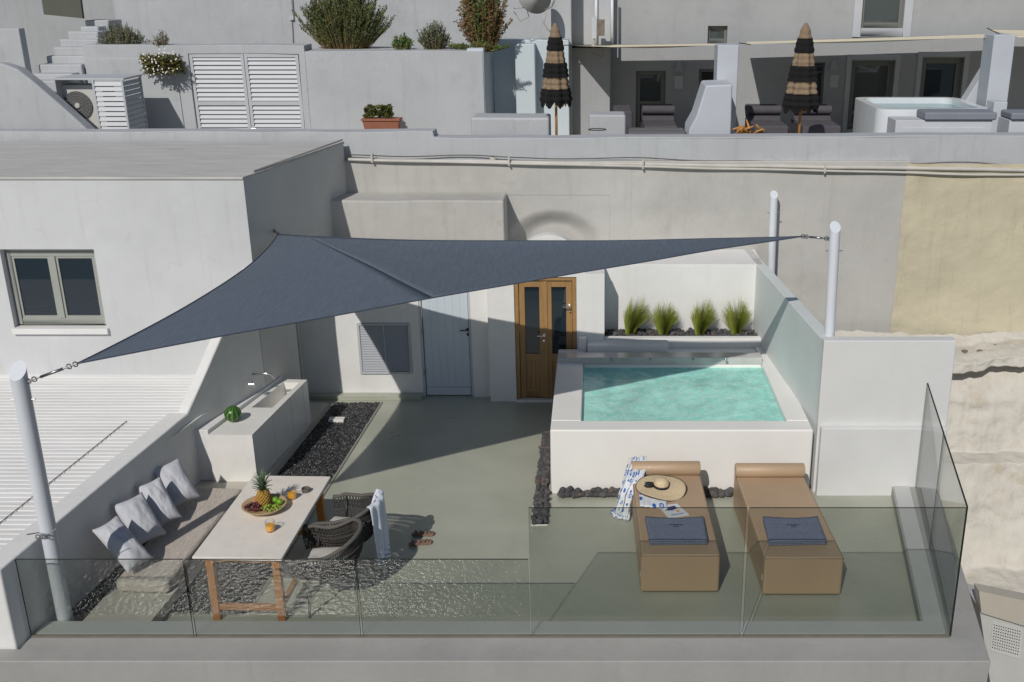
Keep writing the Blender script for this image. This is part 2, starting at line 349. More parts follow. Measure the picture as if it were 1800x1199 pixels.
        if auto is not None: me.set_sharp_from_angle(angle=R(auto))
        return o
def tag(o, label, cat, group=None, kind=None):
    if label: o['label'] = label
    if cat: o['category'] = cat
    if group: o['group'] = group
    if kind: o['kind'] = kind
    return o
def thing(name, loc, label, cat, group=None, rz=0):
    o = bpy.data.objects.new(name, None); COL.objects.link(o); o.location = loc; o.rotation_euler = (0, 0, rz); o.empty_display_size = .1
    return tag(o, label, cat, group)
# a part built in the thing's own frame (thing may be rotated)
def part(mb, name, mat, t, **k):
    ob = mb.build(name, mat, None, **k)
    loc = ob.location.copy(); ob.parent = t; ob.location = loc; return ob
def struct(o): o['kind'] = 'structure'; return o
def copy_tree(src, parent=None):
    c = src.copy(); COL.objects.link(c); c.parent = parent
    for ch in src.children: copy_tree(ch, c)
    return c
def holes_wall(mb, x0, x1, z0, z1, y, depth, holes=(), back=True):
    """wall facing -y with rectangular openings; each reveal runs back by depth"""
    xs = sorted({x0, x1, *[h[0] for h in holes], *[h[1] for h in holes]}); zs = sorted({z0, z1, *[h[2] for h in holes], *[h[3] for h in holes]})
    def solid(a, b):
        if not (0 <= a < len(xs) - 1 and 0 <= b < len(zs) - 1): return False
        cx = (xs[a] + xs[a + 1]) / 2; cz = (zs[b] + zs[b + 1]) / 2
        return not any(h[0] < cx < h[1] and h[2] < cz < h[3] for h in holes)
    for a in range(len(xs) - 1):
        for b in range(len(zs) - 1):
            if not solid(a, b): continue
            X0, X1, Z0, Z1 = xs[a], xs[a + 1], zs[b], zs[b + 1]
            mb.quad((X0, y, Z0), (X1, y, Z0), (X1, y, Z1), (X0, y, Z1))
            if back: mb.quad((X0, y + depth, Z0), (X0, y + depth, Z1), (X1, y + depth, Z1), (X1, y + depth, Z0))
            if not solid(a - 1, b): mb.quad((X0, y, Z0), (X0, y, Z1), (X0, y + depth, Z1), (X0, y + depth, Z0))
            if not solid(a + 1, b): mb.quad((X1, y, Z0), (X1, y + depth, Z0), (X1, y + depth, Z1), (X1, y, Z1))
            if not solid(a, b - 1): mb.quad((X0, y, Z0), (X0, y + depth, Z0), (X1, y + depth, Z0), (X1, y, Z0))
            if not solid(a, b + 1): mb.quad((X0, y, Z1), (X1, y, Z1), (X1, y + depth, Z1), (X0, y + depth, Z1))
    return mb
def frame_rect(mb, x0, x1, z0, z1, y0, y1, w, wb=None):
    wb = wb or w
    mb.box(x0, x0 + w, y0, y1, z0, z1); mb.box(x1 - w, x1, y0, y1, z0, z1)
    mb.box(x0 + w, x1 - w, y0, y1, z1 - w, z1); mb.box(x0 + w, x1 - w, y0, y1, z0, z0 + wb); return mb

# ------------------------------------------------------------------ setting: sea, hillside, floors
struct(MB().quad((-3000, -4000, -70), (3000, -4000, -70), (3000, 60, -70), (-3000, 60, -70)).build('sea', sea))
def hill(u, v):
    x = -60 + 120 * u; y = -70 + 140 * v
    z = -3.4 + (y - 7) * 1.05 if y < 7 else -3.4 + (y - 7) * .02
    if y < 7: z += 1.2 * noise.noise(Vector((x * .05, y * .05, 2))) * min(1, (7 - y) / 6)
    return (x, y, max(z, -76) if y < 7 else z)
struct(MB().grid(hill, 60, 140).build('hillside', hillm, smooth=True))
def LW(y):                                       # face of the left party wall
    return -5.38 + .1446 * (y - 8.18) if y < 11.5 else (-4.90 + .3133 * (y - 11.5) if y < 13 else -4.43 + .197 * (y - 13))
IR = lambda y: 3.13 + .17 * (y - 8.57)           # inner edge of the right kerb
floor = MB(); YF = 8.57
floor.quad((LW(YF) - .15, YF - .1, 0), (IR(YF) + .1, YF - .1, 0), (IR(11.6) + .1, 11.6, 0), (0, 11.7, 0), (0, 14.9, 0), (-4.5, 14.9, 0), (LW(11.6) - .15, 11.6, 0))
struct(floor.build('terrace_floor', floorm))
struct(MB().box(-5.6, 3.0, 8.7, 14.9, -3.5, -.02).build('terrace_base', cement))
# front kerb and right kerb of the terrace
yo = az(1000, 1163, .12).y
k = MB()
k.column([(-10, yo), (3.59, yo), (3.59 + .17 * 3.6, yo + 3.6), (IR(11.62), 11.62), (IR(YF), YF), (LW(YF) - .02, YF), (LW(YF) - .02, 8.17), (-10, 8.17)], -3.6, .12)
struct(k.build('terrace_kerb', ledge_m, bevel=.012))
k = MB()   # smooth inner strip on which the glass is bedded
k.column([(LW(8.4) + .03, 8.40), (3.31, 8.40), (3.31 + .17 * 3.17, 11.57), (IR(11.57) + .02, 11.57), (IR(8.60) + .02, YF + .02), (LW(8.6) + .03, YF + .02)], .121, .132)
struct(k.build('kerb_capping', kerb_in))
# front apron wall below the kerb and left block

# ------------------------------------------------------------------ left party wall, corrugated roof, house
w = MB()
def pw(y, z, t): return (LW(y) - t, y, z)
prof = [(8.18, .95), (9.7, 1.0), (11.5, 1.06), (13.0, 2.47)]
for (ya, za), (yb_, zb_) in zip(prof[:-1], prof[1:]):
    tk_ = .24 if ya < 11.4 else .13
    a_ = [(LW(ya) - o_, ya, z_) for o_, z_ in ((0, -.2), (0, za), (tk_, za), (tk_, -.2))]; b_ = [(LW(yb_) - o_, yb_, z_) for o_, z_ in ((0, -.2), (0, zb_), (tk_, zb_), (tk_, -.2))]
    w.add(a_ + b_, [(i_, (i_ + 1) % 4, 4 + (i_ + 1) % 4, 4 + i_) for i_ in range(4)] + ([(0, 3, 2, 1)] if ya < 8.2 else []) + ([(4, 5, 6, 7)] if yb_ > 12.9 else []))
t = tag(w.build('party_wall', plaster, bevel=.02, segs=3, wob=.008), 'low white plaster wall behind the cushioned bench, its top climbing steeply to the house', 'wall')
rf = thing('flat_roof', (-7.6, 8.2, .8), 'white corrugated sheet roof left of the bench wall, with a dark diagonal joint', 'roof')
def rz_(y): return .86 + (y - 8.2) * .025
MB().add([(-12, 8.19, .86), (LW(8.19) - .2, 8.19, .86), (LW(13.1) - .1, 13.1, rz_(13.1)), (-12, 13.1, rz_(13.1)), (-12, 8.19, -1), (LW(8.19) - .2, 8.19, -1)],
         [(0, 1, 2, 3), (0, 4, 5, 1)]).build('roof_deck', roofp_w := M('white roof coating', (.80, .79, .775), .7, .12, 1.5, .4, 12, col2=(.60, .57, .52), scale2=3.5, amt2=.5, th2=.6, stretch=(.35, 3, 1)), rf)
ribm = None
y = 8.24; i = 0
while y < 12.95:
    xr = LW(y) - .20
    m_ = MB(); z = rz_(y)
    L0 = -10.5
    m_.add([(L0, y - .034, z + .001), (xr, y - .034, z + .001), (L0, y - .020, z + .009), (xr, y - .020, z + .009), (L0, y + .026, z + .009), (xr, y + .026, z + .009), (L0, y + .034, z + .001), (xr, y + .034, z + .001)],
           [(0, 1, 3, 2), (2, 3, 5, 4), (4, 5, 7, 6), (1, 7, 5, 3)])
    m_.build('roof_rib', roofp_w, rf); y += .092 + rnd.uniform(-.004, .004); i += 1
jn = [az(222, 738, .98), az(160, 788, .96), az(85, 848, .94), az(0, 916, .92), az(-60, 966, .9)]
MB().tube([(p.x, p.y, rz_(p.y) + .018) for p in jn], .0045, 5).build('sealed_joint', M('bitumen', (.05, .045, .04), .9, .4, 20, .5, 50), rf)

hs = thing('house', (-6.5, 13, .5), 'white flat roofed house at the left with a two pane sage framed window', 'house')
HZ = 3.6; RE = 15.95
a0 = ay(3, 438, 13); a1 = ay(163, 438, 13); b0 = ay(28, 580, 13)
wx0, wx1, wz0, wz1 = -7.66, -6.45, 1.63, 2.70
holes_wall(MB(), -12, LW(13), .3, HZ, 13, .16, [(wx0, wx1, wz0, wz1)]).build('front_wall', plaster_h, hs)
# side wall toward the terrace: full height to y 13.95, lintel beyond
YD = 13.95
m_ = MB()
m_.prism([(LW(13) , 13, -.1), (LW(13), 13, HZ), (LW(YD), YD, HZ), (LW(YD), YD, -.1)], (-.3, .06, 0))
m_.prism([(LW(YD) , YD, 2.05), (LW(YD), YD, HZ), (LW(RE), RE, HZ), (LW(RE), RE, 2.05)], (-.3, .06, 0))
m_.build('side_wall', M('house side plaster', (.60, .585, .56), .8, .1, .8, .4, 5, col2=(.46, .44, .41), scale2=.6, amt2=.5, th2=.5), hs)  # plain plaster colour, slightly warmer than the front wall
MB().column([(-12, 12.98), (LW(12.98) + .01, 12.98), (LW(RE) + .02, RE), (-12, RE)], HZ, HZ + .035).build('roof', roofp, hs, bevel=.01)
MB().tube([(LW(13.3) - .02, 13.3, HZ + .05), (LW(14.5), 14.5, HZ + .06), (LW(15.9) + .01, 15.9, HZ + .07)], .014, 6).build('roof_cable', cablem, hs)
wn = MB(); frame_rect(wn, wx0 + .02, wx1 - .01, wz0 + .03, wz1 - .06, 13.09, 13.15, .055, .085); wn.box((wx0 + wx1) / 2 - .035, (wx0 + wx1) / 2 + .04, 13.08, 13.14, wz0 + .115, wz1 - .115)
wn.box(wx0 + .001, wx1 - .001, 13.10, 13.16, wz1 - .06, wz1 - .001)
wf = wn.build('window', greygreen, hs, bevel=.004)
for a, b in ((wx0 + .075, (wx0 + wx1) / 2 - .035), ((wx0 + wx1) / 2 + .04, wx1 - .065)):
    q = MB(); frame_rect(q, a, b, wz0 + .115, wz1 - .115, 13.1, 13.13, .03); q.cur = 1; q.box(a + .03, b - .03, 13.115, 13.12, wz0 + .145, wz1 - .145)
    o = q.build('pane', [greygreen, winglass]); o.parent = wf
s_ = MB().box(wx0 - .02, wx1 + .03, 12.95, 13.1, wz0 - .07, wz0 + .01).build('sill', plaster, hs, bevel=.006)
# recess with a brown door post behind the sink
MB().box(-4.62, -4.4, YD, 14.85, -.05, 2.05).build('recess_wall', plaster, hs)
MB().box(-4.33, -4.25, YD + .03, YD + .10, 0, 2.05).build('door_post', M('taupe post', (.23, .18, .13), .6, .1, 4, 0), hs)

# ------------------------------------------------------------------ retaining wall, cables, parapet of the lane above
t = MB()
t.box(-12, LW(RE) , RE + .08, RE + .4, 3.0, 3.45)
nx0, nx1, nz0, nz1 = -1.50, .20, 1.9, 2.80
holes_wall(t, LW(RE) - .4, 4.84, -1.6, 3.34, RE, .4, [(nx0, nx1, nz0, nz1)])
tag(t.build('retaining_wall', plaster_w, bevel=.02), 'tall warm white retaining wall rising behind the terrace', 'wall')
def niche(u, v):
    x = nx0 + (nx1 - nx0) * u; z = nz0 + (nz1 - nz0) * v
    q = math.hypot((x + .65) / .80, max(0, z - 2.0) / .60); k = max(0, min(1, (1.0 - q) / .5)); k = k * k * (3 - 2 * k)
    return (x + (u - .5) * .02, RE - .0008 + .20 * k, z + (v - .5) * .02)
tag(MB().grid(niche, 70, 50).build('arched_niche', plaster_w, smooth=True), 'softly rounded arched niche in the retaining wall above the wooden door', 'niche')
def bulge(u, v):
    z = -.3 + 3.6 * v; x = 4.76 + 4.2 * u + (.05 * noise.noise(Vector((0, z * 2.2, 4))) + .02 * noise.noise(Vector((0, z * 9, 4)))) * max(0, 1 - u * 5)
    return (x, RE - .012 - .35 * math.sin(min(1, u * 2) * 1.2) * (1 - v) ** 1.5 + .018 * noise.noise(Vector((x * 2, z * 2, 0))) * min(1, u * 8) - .25 * max(0, .25 - v), z)
tag(MB().grid(bulge, 80, 90).build('ochre_wall', yellow, smooth=True), 'bulging ochre limewashed old wall at the right edge', 'wall')
t = MB()
xs = ay(762, 232, 16.05).x; zA = ay(400, 232, 16.05).z; zB = ay(762, 243, 16.05).z; zC = ay(1800, 237, 16.05).z
t.prism([(-12, 16.04, 3.1), (9, 16.04, 3.1), (9, 16.04, zC), (xs + .03, 16.04, zB), (xs + .01, 16.04, zB + .02), (xs, 16.04, zA), (-12, 16.04, zA)], (0, .34, 0))
tag(t.build('lane_parapet', plaster_b, bevel=.045, segs=3, wob=.02), 'long white parapet running across the photo above the cables', 'parapet')
struct(MB().box(-14, 12, 16.4, 24, 2.2, 2.9).build('upper_lane', cement))
# pipes and cables clipped under the parapet
def wavy(name, x0, x1, y, zf, r, amp, mat, label, cat, seed):
    pts = []; nn = 70
    for i in range(nn + 1):
        x = x0 + (x1 - x0) * i / nn; pts.append((x, y - .01 * math.sin(x * 3 + seed), zf(x) + amp * noise.noise(Vector((x * .8, seed, 0))) ))
    return tag(MB().tube(pts, r, 6).build(name, mat, smooth=True), label, cat)
zp = lambda x: 3.35 + .0 * x
def lin(p0, p1, y):
    a = ay(*p0, y); b = ay(*p1, y); return lambda x: a.z + (x - a.x) * (b.z - a.z) / (b.x - a.x)
f1 = lin((0, 274), (590, 276), 15.95); f2 = lin((600, 281), (1800, 309), 15.9); f3 = lin((600, 290), (1800, 303), 15.9); f4 = lin((620, 279), (1800, 297), 15.95)
wavy('pipe', -10, -3.9, 16.0, lambda x: f1(x) + .03, .035, .01, pipem, 'white pipe along the foot of the parapet over the house roof', 'pipe', 1)
wavy('cable', -10, -3.9, 15.97, lambda x: f1(x) + .085, .009, .04, cablem, 'thin loose cable above the pipe over the house roof', 'cable', 2)
wavy('pipe', -3.8, 8, 15.93, lambda x: f4(x) - .02, .032, .01, pipem, 'upper painted conduit on top of the retaining wall', 'pipe', 3)
conduit = wavy('pipe', -3.8, 8, 15.90, f2, .02, .015, pipem, 'lower thin conduit sagging toward the ochre wall', 'pipe', 4)
wavy('cable', -3.8, 8, 15.98, lambda x: f4(x) + .05, .009, .05, M('dark cable', (.12, .11, .10), .7, .3, 5, 0), 'dark wavy cable lying just above the conduits', 'cable', 5)
for px, py, lab in ((360, 262, 'over the house roof'), (866, 281, 'above the arched doorway'), (1457, 296, 'above the right hand pole')):
    p = ay(px, py, 15.99); tag(MB().lathe([(.001, -.03), (.045, -.03), (.045, 0), (.03, .012), (.001, .015)], n=14).xf(Matrix.Translation(p) @ Matrix.Rotation(R(90), 4, 'X')).build('junction_box', pipem), 'round white cable junction cap ' + lab, 'junction box')
for px in (655, 895, 1130, 1450):
    p = ay(px, 290, 15.9)
    MB().box(p.x - .012, p.x + .012, 15.86, 15.95, f2(p.x) - .03, f2(p.x) + .10).build('pipe_clip', pipem).parent = conduit

# ------------------------------------------------------------------ facade
fz = 2.15
fc = MB()
lv = (ay(627, 568, 14.6).x, ay(720, 568, 14.6).x, ay(627, 657, 14.6).z, ay(720, 568, 14.6).z)
holes_wall(fc, -4.6, -1.58, 0, fz, 14.6, .5, [(-2.61, -1.85, 0, 2.0), (lv[0], lv[1], lv[2], lv[3])])
t = thing('entrance_block', (-3, 14.6, 0), 'white wall at the back of the terrace holding the louvred vent and the pale door', 'wall')
fc.build('wall', plaster, t)
MB().box(-4.42, -2.62, 14.46, 14.6, 0, .07).build('plinth_step', floorm, t, bevel=.004)
# louvred vent
lt = thing('louvre_vent', (lv[0], 14.6, lv[2]), 'white louvred vent with fine slats left of the pale door', 'vent')
g = MB(); frame_rect(g, lv[0], lv[1], lv[2], lv[3], 14.575, 14.62, .035); g.box((lv[0] + lv[1]) / 2 - .008, (lv[0] + lv[1]) / 2 + .008, 14.585, 14.62, lv[2] + .035, lv[3] - .035); g.build('frame', louvre, lt, bevel=.003)
g = MB(); nsl = 27
for i in range(nsl):
    z = lv[2] + .045 + (lv[3] - lv[2] - .09) * (i + .5) / nsl
    g.prism([(lv[0] + .035, 14.582, z - .012), (lv[0] + .035, 14.588, z - .015), (lv[0] + .035, 14.62, z + .009), (lv[0] + .035, 14.614, z + .012)], (lv[1] - lv[0] - .07, 0, 0))
o = g.build('slats', louvre, lt); o['kind'] = 'stuff'
MB().box(lv[0], lv[1], 14.7, 14.72, lv[2], lv[3]).build('backing', M('grey backing', (.2, .21, .23), .8, .1, 4, 0), lt)
# pale door
dt = thing('painted_door', (-2.6, 14.66, 0), 'pale blue white boarded door with black handle', 'door')
fr = MB(); fr.box(-2.61, -2.575, 14.61, 14.72, 0, 2.0); fr.box(-1.885, -1.85, 14.61, 14.72, 0, 2.0); fr.box(-2.575, -1.885, 14.61, 14.72, 1.96, 2.0); fr.build('frame', louvre, dt, bevel=.003)
nb = 6
for i in range(nb):
    a = -2.565 + .67 * i / nb; MB().box(a + .0005, a + .67 / nb - .0005, 14.64, 14.68, .145, 1.955).build('board', bluedoorm, dt, bevel=.0012)
MB().box(-2.565, -1.895, 14.636, 14.68, .015, .14).build('kick_board', bluedoorm, dt, bevel=.003)
MB().box(-2.566, -1.894, 14.682, 14.70, .015, 1.955).build('door_core', bluedoorm, dt)
hp = ay(822, 580, 14.63)
h_ = MB().lathe([(.001, 0), (.024, 0), (.024, .01), (.001, .011)], n=16).xf(Matrix.Translation((hp.x, 14.638, hp.z)) @ Matrix.Rotation(R(90), 4, 'X')); h_.tube([(hp.x, 14.635, hp.z), (hp.x, 14.59, hp.z), (hp.x - .11, 14.59, hp.z - .005)], .009, 8)
h_.build('handle', black, dt, smooth=True, auto=40)
MB().lathe([(.001, 0), (.024, 0), (.024, .01), (.009, .011), (.009, .004), (.001, .004)], n=16).xf(Matrix.Translation((hp.x + .005, 14.638, hp.z - .075)) @ Matrix.Rotation(R(90), 4, 'X')).build('lock', black, dt)
for z in (.35, 1.0, 1.6): MB().tube([(-2.578, 14.6, z), (-2.578, 14.6, z + .08)], .008, 6).build('hinge', alu, dt)

# vaulted portal with the wooden double door
pt = thing('arched_portal', (-.73, 14.42, 0), 'white plaster portal with arched crest around the wooden double door', 'portal')
pc = -.73; yf = 14.42
dx0, dx1, dz1 = -1.19, -.285, 1.93
ic = (dx0 + dx1) / 2
m_ = MB(); holes_wall(m_, -1.58, .12, 0, 1.98, yf, .27, [(dx0, dx1, 0, dz1)])
m_.build('front_wall', plaster, pt)
MB().box(-1.58, .12, yf + .271, RE, 1.2, 1.978).build('portal_roof', plaster, pt, bevel=.02)
MB().box(-.02, .12, yf + .271, 15.0, 0, 1.199).build('right_return', plaster, pt)
m_ = MB(); m_.prism([(ic + .06 + .52 * math.cos(math.pi * i / 24), yf + .05, 1.96 + .58 * math.sin(math.pi * i / 24)) for i in range(25)], (0, .16, 0)); m_.build('arched_crest', plaster, pt, auto=40)
MB().quad((-1.57, yf + .28, 0), (-.2, yf + .28, 0), (-.2, yf + .28, 1.97), (-1.57, yf + .28, 1.97)).build('inner_wall', plaster, pt)
MB().box(dx0, dx1, yf - .03, yf + .2, -.01, .03).build('threshold', marble, pt)
wd = thing('wooden_door', (ic, yf + .08, .03), 'oiled wooden double door with two tall glass panes below the shade sail', 'door')
m_ = MB(); m_.box(dx0 + .002, dx0 + .062, yf + .02, yf + .14, .032, dz1 - .002); m_.box(dx1 - .062, dx1 - .002, yf + .02, yf + .14, .032, dz1 - .002); m_.box(dx0 + .062, dx1 - .062, yf + .02, yf + .14, dz1 - .06, dz1 - .002); m_.build('frame', woodd, wd, bevel=.006)
mid = (dx0 + dx1) / 2 - .0; 
for s0, a, b in ((0, dx0 + .066, mid - .003), (1, mid + .003, dx1 - .066)):
    z0, z1 = .045, dz1 - .065; zm0, zm1 = .62, .74
    lf = MB(); lf.box(a, a + .085, yf + .05, yf + .1, z0, z1); lf.box(b - .085, b, yf + .05, yf + .1, z0, z1)
    lf.box(a + .085, b - .085, yf + .05, yf + .1, z0, z0 + .14); lf.box(a + .085, b - .085, yf + .05, yf + .1, zm0, zm1); lf.box(a + .085, b - .085, yf + .05, yf + .1, z1 - .1, z1)
    leaf = lf.build('door_leaf', woodd, wd, bevel=.005)
    for j in range(3):
        q0 = a + .085 + (b - a - .17) * j / 3; q1 = a + .085 + (b - a - .17) * (j + 1) / 3
        o = MB().box(q0 + .001, q1 - .001, yf + .065, yf + .09, z0 + .14, zm0).build('panel_board', woodd, None, bevel=.003); o.parent = leaf; o.location = (0, 0, 0)
    o = MB().box(a + .085, b - .085, yf + .07, yf + .08, zm1, z1 - .1).build('pane', winglass); o.parent = leaf; o.location = (0, 0, 0)
MB().box(mid - .028, mid + .028, yf + .035, yf + .05, .045, dz1 - .065).build('astragal', woodd, wd, bevel=.005)
hz = ay(948, 590, yf + .03).z
for hx, hzz, d in ((mid - .03, hz, -1), (dx1 - .1, ay(992, 540, yf).z, -1)):
    q = MB(); q.box(hx - .018, hx + .018, yf + .028, yf + .05, hzz - .02, hzz + .025); q.tube([(hx, yf + .03, hzz), (hx, yf - .02, hzz), (hx + d * .10, yf - .02, hzz + .002)], .009, 8); q.lathe([(.001, 0), (.016, 0), (.016, .012), (.001, .013)], n=12)
    q.v[-48:] = [tuple(Matrix.Translation((hx, yf + .034, hzz - .08)) @ Matrix.Rotation(R(90), 4, 'X') @ Vector(v)) for v in q.v[-48:]]
    q.build('door_handle', chrome, wd, smooth=True, auto=40)
# projecting box on the upper wall and small lamp
b0 = ay(602, 353, 15.35); b1 = ay(887, 412, 15.35)
tag(MB().box(-4.0, b1.x, 15.35, RE, 2.0, b0.z).build('boxed_beam', plaster_w, bevel=.03, segs=3, wob=.015), 'long boxed plaster projection high on the wall left of the arch', 'beam')
p = ay(840, 421, 15.8); tag(MB().box(p.x - .09, p.x + .09, 15.78, 15.94, p.z - .08, p.z).build('wall_lamp', polewhite, bevel=.02), 'small white lamp fitting peeking above the sail under the boxed beam', 'lamp')

# ------------------------------------------------------------------ pool
CZ = .85; px0, px1, py0, py1 = -.555, 2.62, 11.48, 15.08
ix0, ix1, iy0, iy1 = -.18, 2.345, 11.77, 13.80
pl = thing('plunge_pool', (1, 12.8, 0), 'raised white plunge pool filled with turquoise bubbling water', 'pool')
m_ = MB()
m_.box(px0, px1, py0, iy0, -.02, CZ); m_.box(px0, ix0, iy0, 14.38, -.02, CZ - .0005); m_.box(ix1, px1, iy0, 14.49, -.02, CZ - .0005); m_.box(ix0, ix1, iy1, 14.49, -.02, CZ - .03)
m_.build('shell', M('pool plaster', (.80, .785, .755), .45, .05, 1.3, .12, 12), pl, bevel=.022, segs=3)
m_ = MB(); m_.box(px0 + .01, ix1 + .0, iy1 + .0, 14.02, CZ - .03, CZ + .075); m_.build('spill_ledge', M('polished grey ledge', (.50, .49, .48), .18, .12, 6, .05, 30), pl, bevel=.006)
m_ = MB(); e = .003; z0 = -.1; zt = CZ - .012
m_.quad((ix0 + e, iy0 + e, z0), (ix1 - e, iy0 + e, z0), (ix1 - e, iy1 - e, z0), (ix0 + e, iy1 - e, z0))
for A, B in (((ix0 + e, iy0 + e), (ix1 - e, iy0 + e)), ((ix1 - e, iy0 + e), (ix1 - e, iy1 - e)), ((ix1 - e, iy1 - e), (ix0 + e, iy1 - e)), ((ix0 + e, iy1 - e), (ix0 + e, iy0 + e))):
    m_.quad((*A, z0), (*B, z0), (*B, CZ - .075), (*A, CZ - .075))
m_.box(ix0 + .01, ix1 - .01, iy1 - .55, iy1 - .005, z0, .38)
m_.build('basin', basinm, pl)
MB().grid(lambda u, v: (ix0 + e + (ix1 - ix0 - 2 * e) * u, iy0 + e + (iy1 - iy0 - 2 * e) * v, CZ - .08 + .006 * noise.noise(Vector((u * 14, v * 12, 1)))), 90, 80).build('water', waterm, pl, smooth=True)
for px in (1075, 1143, 1218, 1275):
    p = az(px, 632, CZ + .076)
    MB().lathe([(.02, 0), (.02, .012), (.008, .02), (.008, .035), (.001, .036)], (p.x, p.y - .03, CZ + .076), 10).build('water_jet', alu, pl, smooth=True)
MB().box(2.27, 2.31, iy0 + .02, iy0 + .05, CZ - .06, CZ - .03).build('skimmer', bubble, pl)
# step block, rear deck, planter
tag(MB().box(-.13, 1.05, 14.22, 14.498, .5, .955).build('step_block', plaster, bevel=.012), 'low white block behind the left half of the pool beside the portal', 'block')
tag(MB().box(-.26, -.14, 14.30, 14.415, .4, 1.04).build('end_block', plaster, bevel=.012), 'slim white block end against the wooden door jamb', 'block')
pn = thing('stone_planter', (1.3, 14.8, .5), 'built in white planter bed of lava stones along the back wall', 'planter')
MB().box(.122, 2.50, 14.50, 14.63, .4, .965).build('front_kerb', plaster, pn, bevel=.01)
MB().box(.122, 2.44, 14.63, 15.02, .4, .90).build('soil', soil, pn)
t = MB(); t.box(.122, 2.50, 15.02, RE, .4, 1.955); tag(t.build('garden_wall', plaster, bevel=.012), 'sunlit white wall behind the four grass clumps', 'wall')

# right boundary wall (climbing in two lengths) and front wall
def RW(y): return 2.68 - .083 * (y - 11.5)
t = MB(); y0, ym, y1 = 11.56, 12.95, 15.95
zt0 = 1.98; zt1 = 1.93
t.column([(RW(y0), y0), (RW(y0) + .17, y0), (RW(y1) + .14, y1), (RW(y1), y1)], -.2, 1.955)
tag(t.build('boundary_wall', M('boundary plaster', (.66, .70, .69), .6, .06, 1.3, .2, 9), bevel=.01), 'white boundary wall running back along the right side of the pool', 'wall')
c0 = ay(1450, 601, 11.5); c1 = ay(1683, 601, 11.5)
t = MB(); t.box(2.672, c1.x, 11.52, 11.68, -3.4, 1.975); t.box(2.70, c1.x - .02, 11.42, 11.52, -3.4, .895)
tag(t.build('end_wall', M('end wall plaster', (.66, .665, .66), .7, .06, 1.3, .25, 9), bevel=.012), 'square white screen wall closing the right side beside the glass railing', 'wall')

# ------------------------------------------------------------------ old walls outside right
prof_w = [(585, 15.75), (604, 15.55), (618, 15.2), (634, 14.95), (662, 14.93), (720, 14.9), (795, 14.75), (815, 14.35), (900, 14.2), (1000, 13.9), (1060, 13.0), (1130, 12.2), (1300, 11.6)]
def lowwall(u, v):
    k = v * (len(prof_w) - 1); i = min(int(k), len(prof_w) - 2); f = k - i
    a = ay(1740, prof_w[i][0], prof_w[i][1]); b = ay(1740, prof_w[i + 1][0], prof_w[i + 1][1])
    x = 3.2 + 6.0 * u; p = a * (1 - f) + b * f
    cav = max(0, min(1, (x - 4.7) * 3)) * max(0, min(1, (7.6 - x))); q = noise.noise(Vector((x * 1.6, p.z * 1.6, 5))) * .08 + noise.noise(Vector((x * 6, p.z * 6, p.y * 5))) * .03 + noise.noise(Vector((x * 17, p.z * 17, p.y * 9))) * .012 + cav * .42 * max(0, 1 - abs(v - .345) / .05)
    return (x, p.y + q, p.z + q * .7 + .03 * math.sin(x * 2))
oldw = tag(MB().grid(lowwall, 260, 220).build('old_wall', oldwall, smooth=True), 'peeling weathered cream wall below the ochre one at the right edge', 'wall')
for i in range(11):
    px = rnd.uniform(1690, 1796); py = rnd.uniform(592, 628)
    p = ay(px, py, 15.62 - (py - 600) * .02); q = MB().ball((0, 0, 0), rnd.uniform(.02, .05), 8, (1.5, .8, .5)); q.v = [tuple(Vector(v) * (1 + .35 * noise.noise(Vector(v) * 30))) for v in q.v]
    o = q.build('stone', M('brown field stone', (.2, .15, .11), .9, .3, 10, .6, 40)); o.parent = oldw; o.location = p
# service box low right
vb = thing('service_cabinet', (3.9, 8.6, -1), 'pale service cabinet with perforated vent grille at the lower right corner', 'cabinet')
yb = 8.9; A = ay(1724, 1040, yb); B = ay(1830, 1075, yb)
ry = lambda px, py: ay(px, py, yb)
m_ = MB(); P = [ry(1722, 1072), ry(1850, 1110), ry(1850, 1260), ry(1745, 1230)]
m_.add([P[0], P[1], P[2], P[3]] + [p + Vector((0, .5, 0)) for p in P], [(0, 1, 2, 3), (0, 4, 5, 1), (4, 7, 6, 5), (1, 5, 6, 2), (0, 3, 7, 4)]); m_.build('body', M('cabinet paint', (.50, .50, .48), .6, .08, 3, 0), vb)
P = [ry(1718, 1035), ry(1850, 1062), ry(1850, 1112), ry(1722, 1073)]
m_ = MB().add([p - Vector((0, .05, 0)) for p in P] + [p + Vector((0, .10, 0)) for p in P], [(0, 1, 2, 3), (0, 4, 5, 1), (4, 7, 6, 5), (3, 2, 6, 7), (0, 3, 7, 4)]); m_.build('lid', M('cream lid', (.47, .43, .36), .7, .08, 3, 0), vb)
P = [ry(1744, 1093), ry(1797, 1106), ry(1792, 1158), ry(1740, 1143)]; dn = Vector((0, -.012, 0))
MB().add([p + dn for p in P] + P, [(0, 1, 2, 3), (0, 4, 5, 1), (3, 2, 6, 7), (1, 5, 6, 2), (0, 3, 7, 4)]).build('grille', M('grille paint', (.56, .56, .54), .5, .05, 3, 0), vb)
dots = MB()
for i in range(12):
    for j in range(9):
        u = (i + .8) / 13; v = (j + .8) / 10.2
        c = (P[0] * (1 - u) + P[1] * u) * (1 - v) + (P[3] * (1 - u) + P[2] * u) * v + Vector(((i * 0 + (j % 2) * .004), -.014, 0))
        dots.add([c + Vector((.0075 * math.cos(q * 1.047), 0, .0075 * math.sin(q * 1.047))) for q in range(6)], [(0, 1, 2, 3, 4, 5)])
o = dots.build('grille_holes', darkroom, vb); o['kind'] = 'stuff'

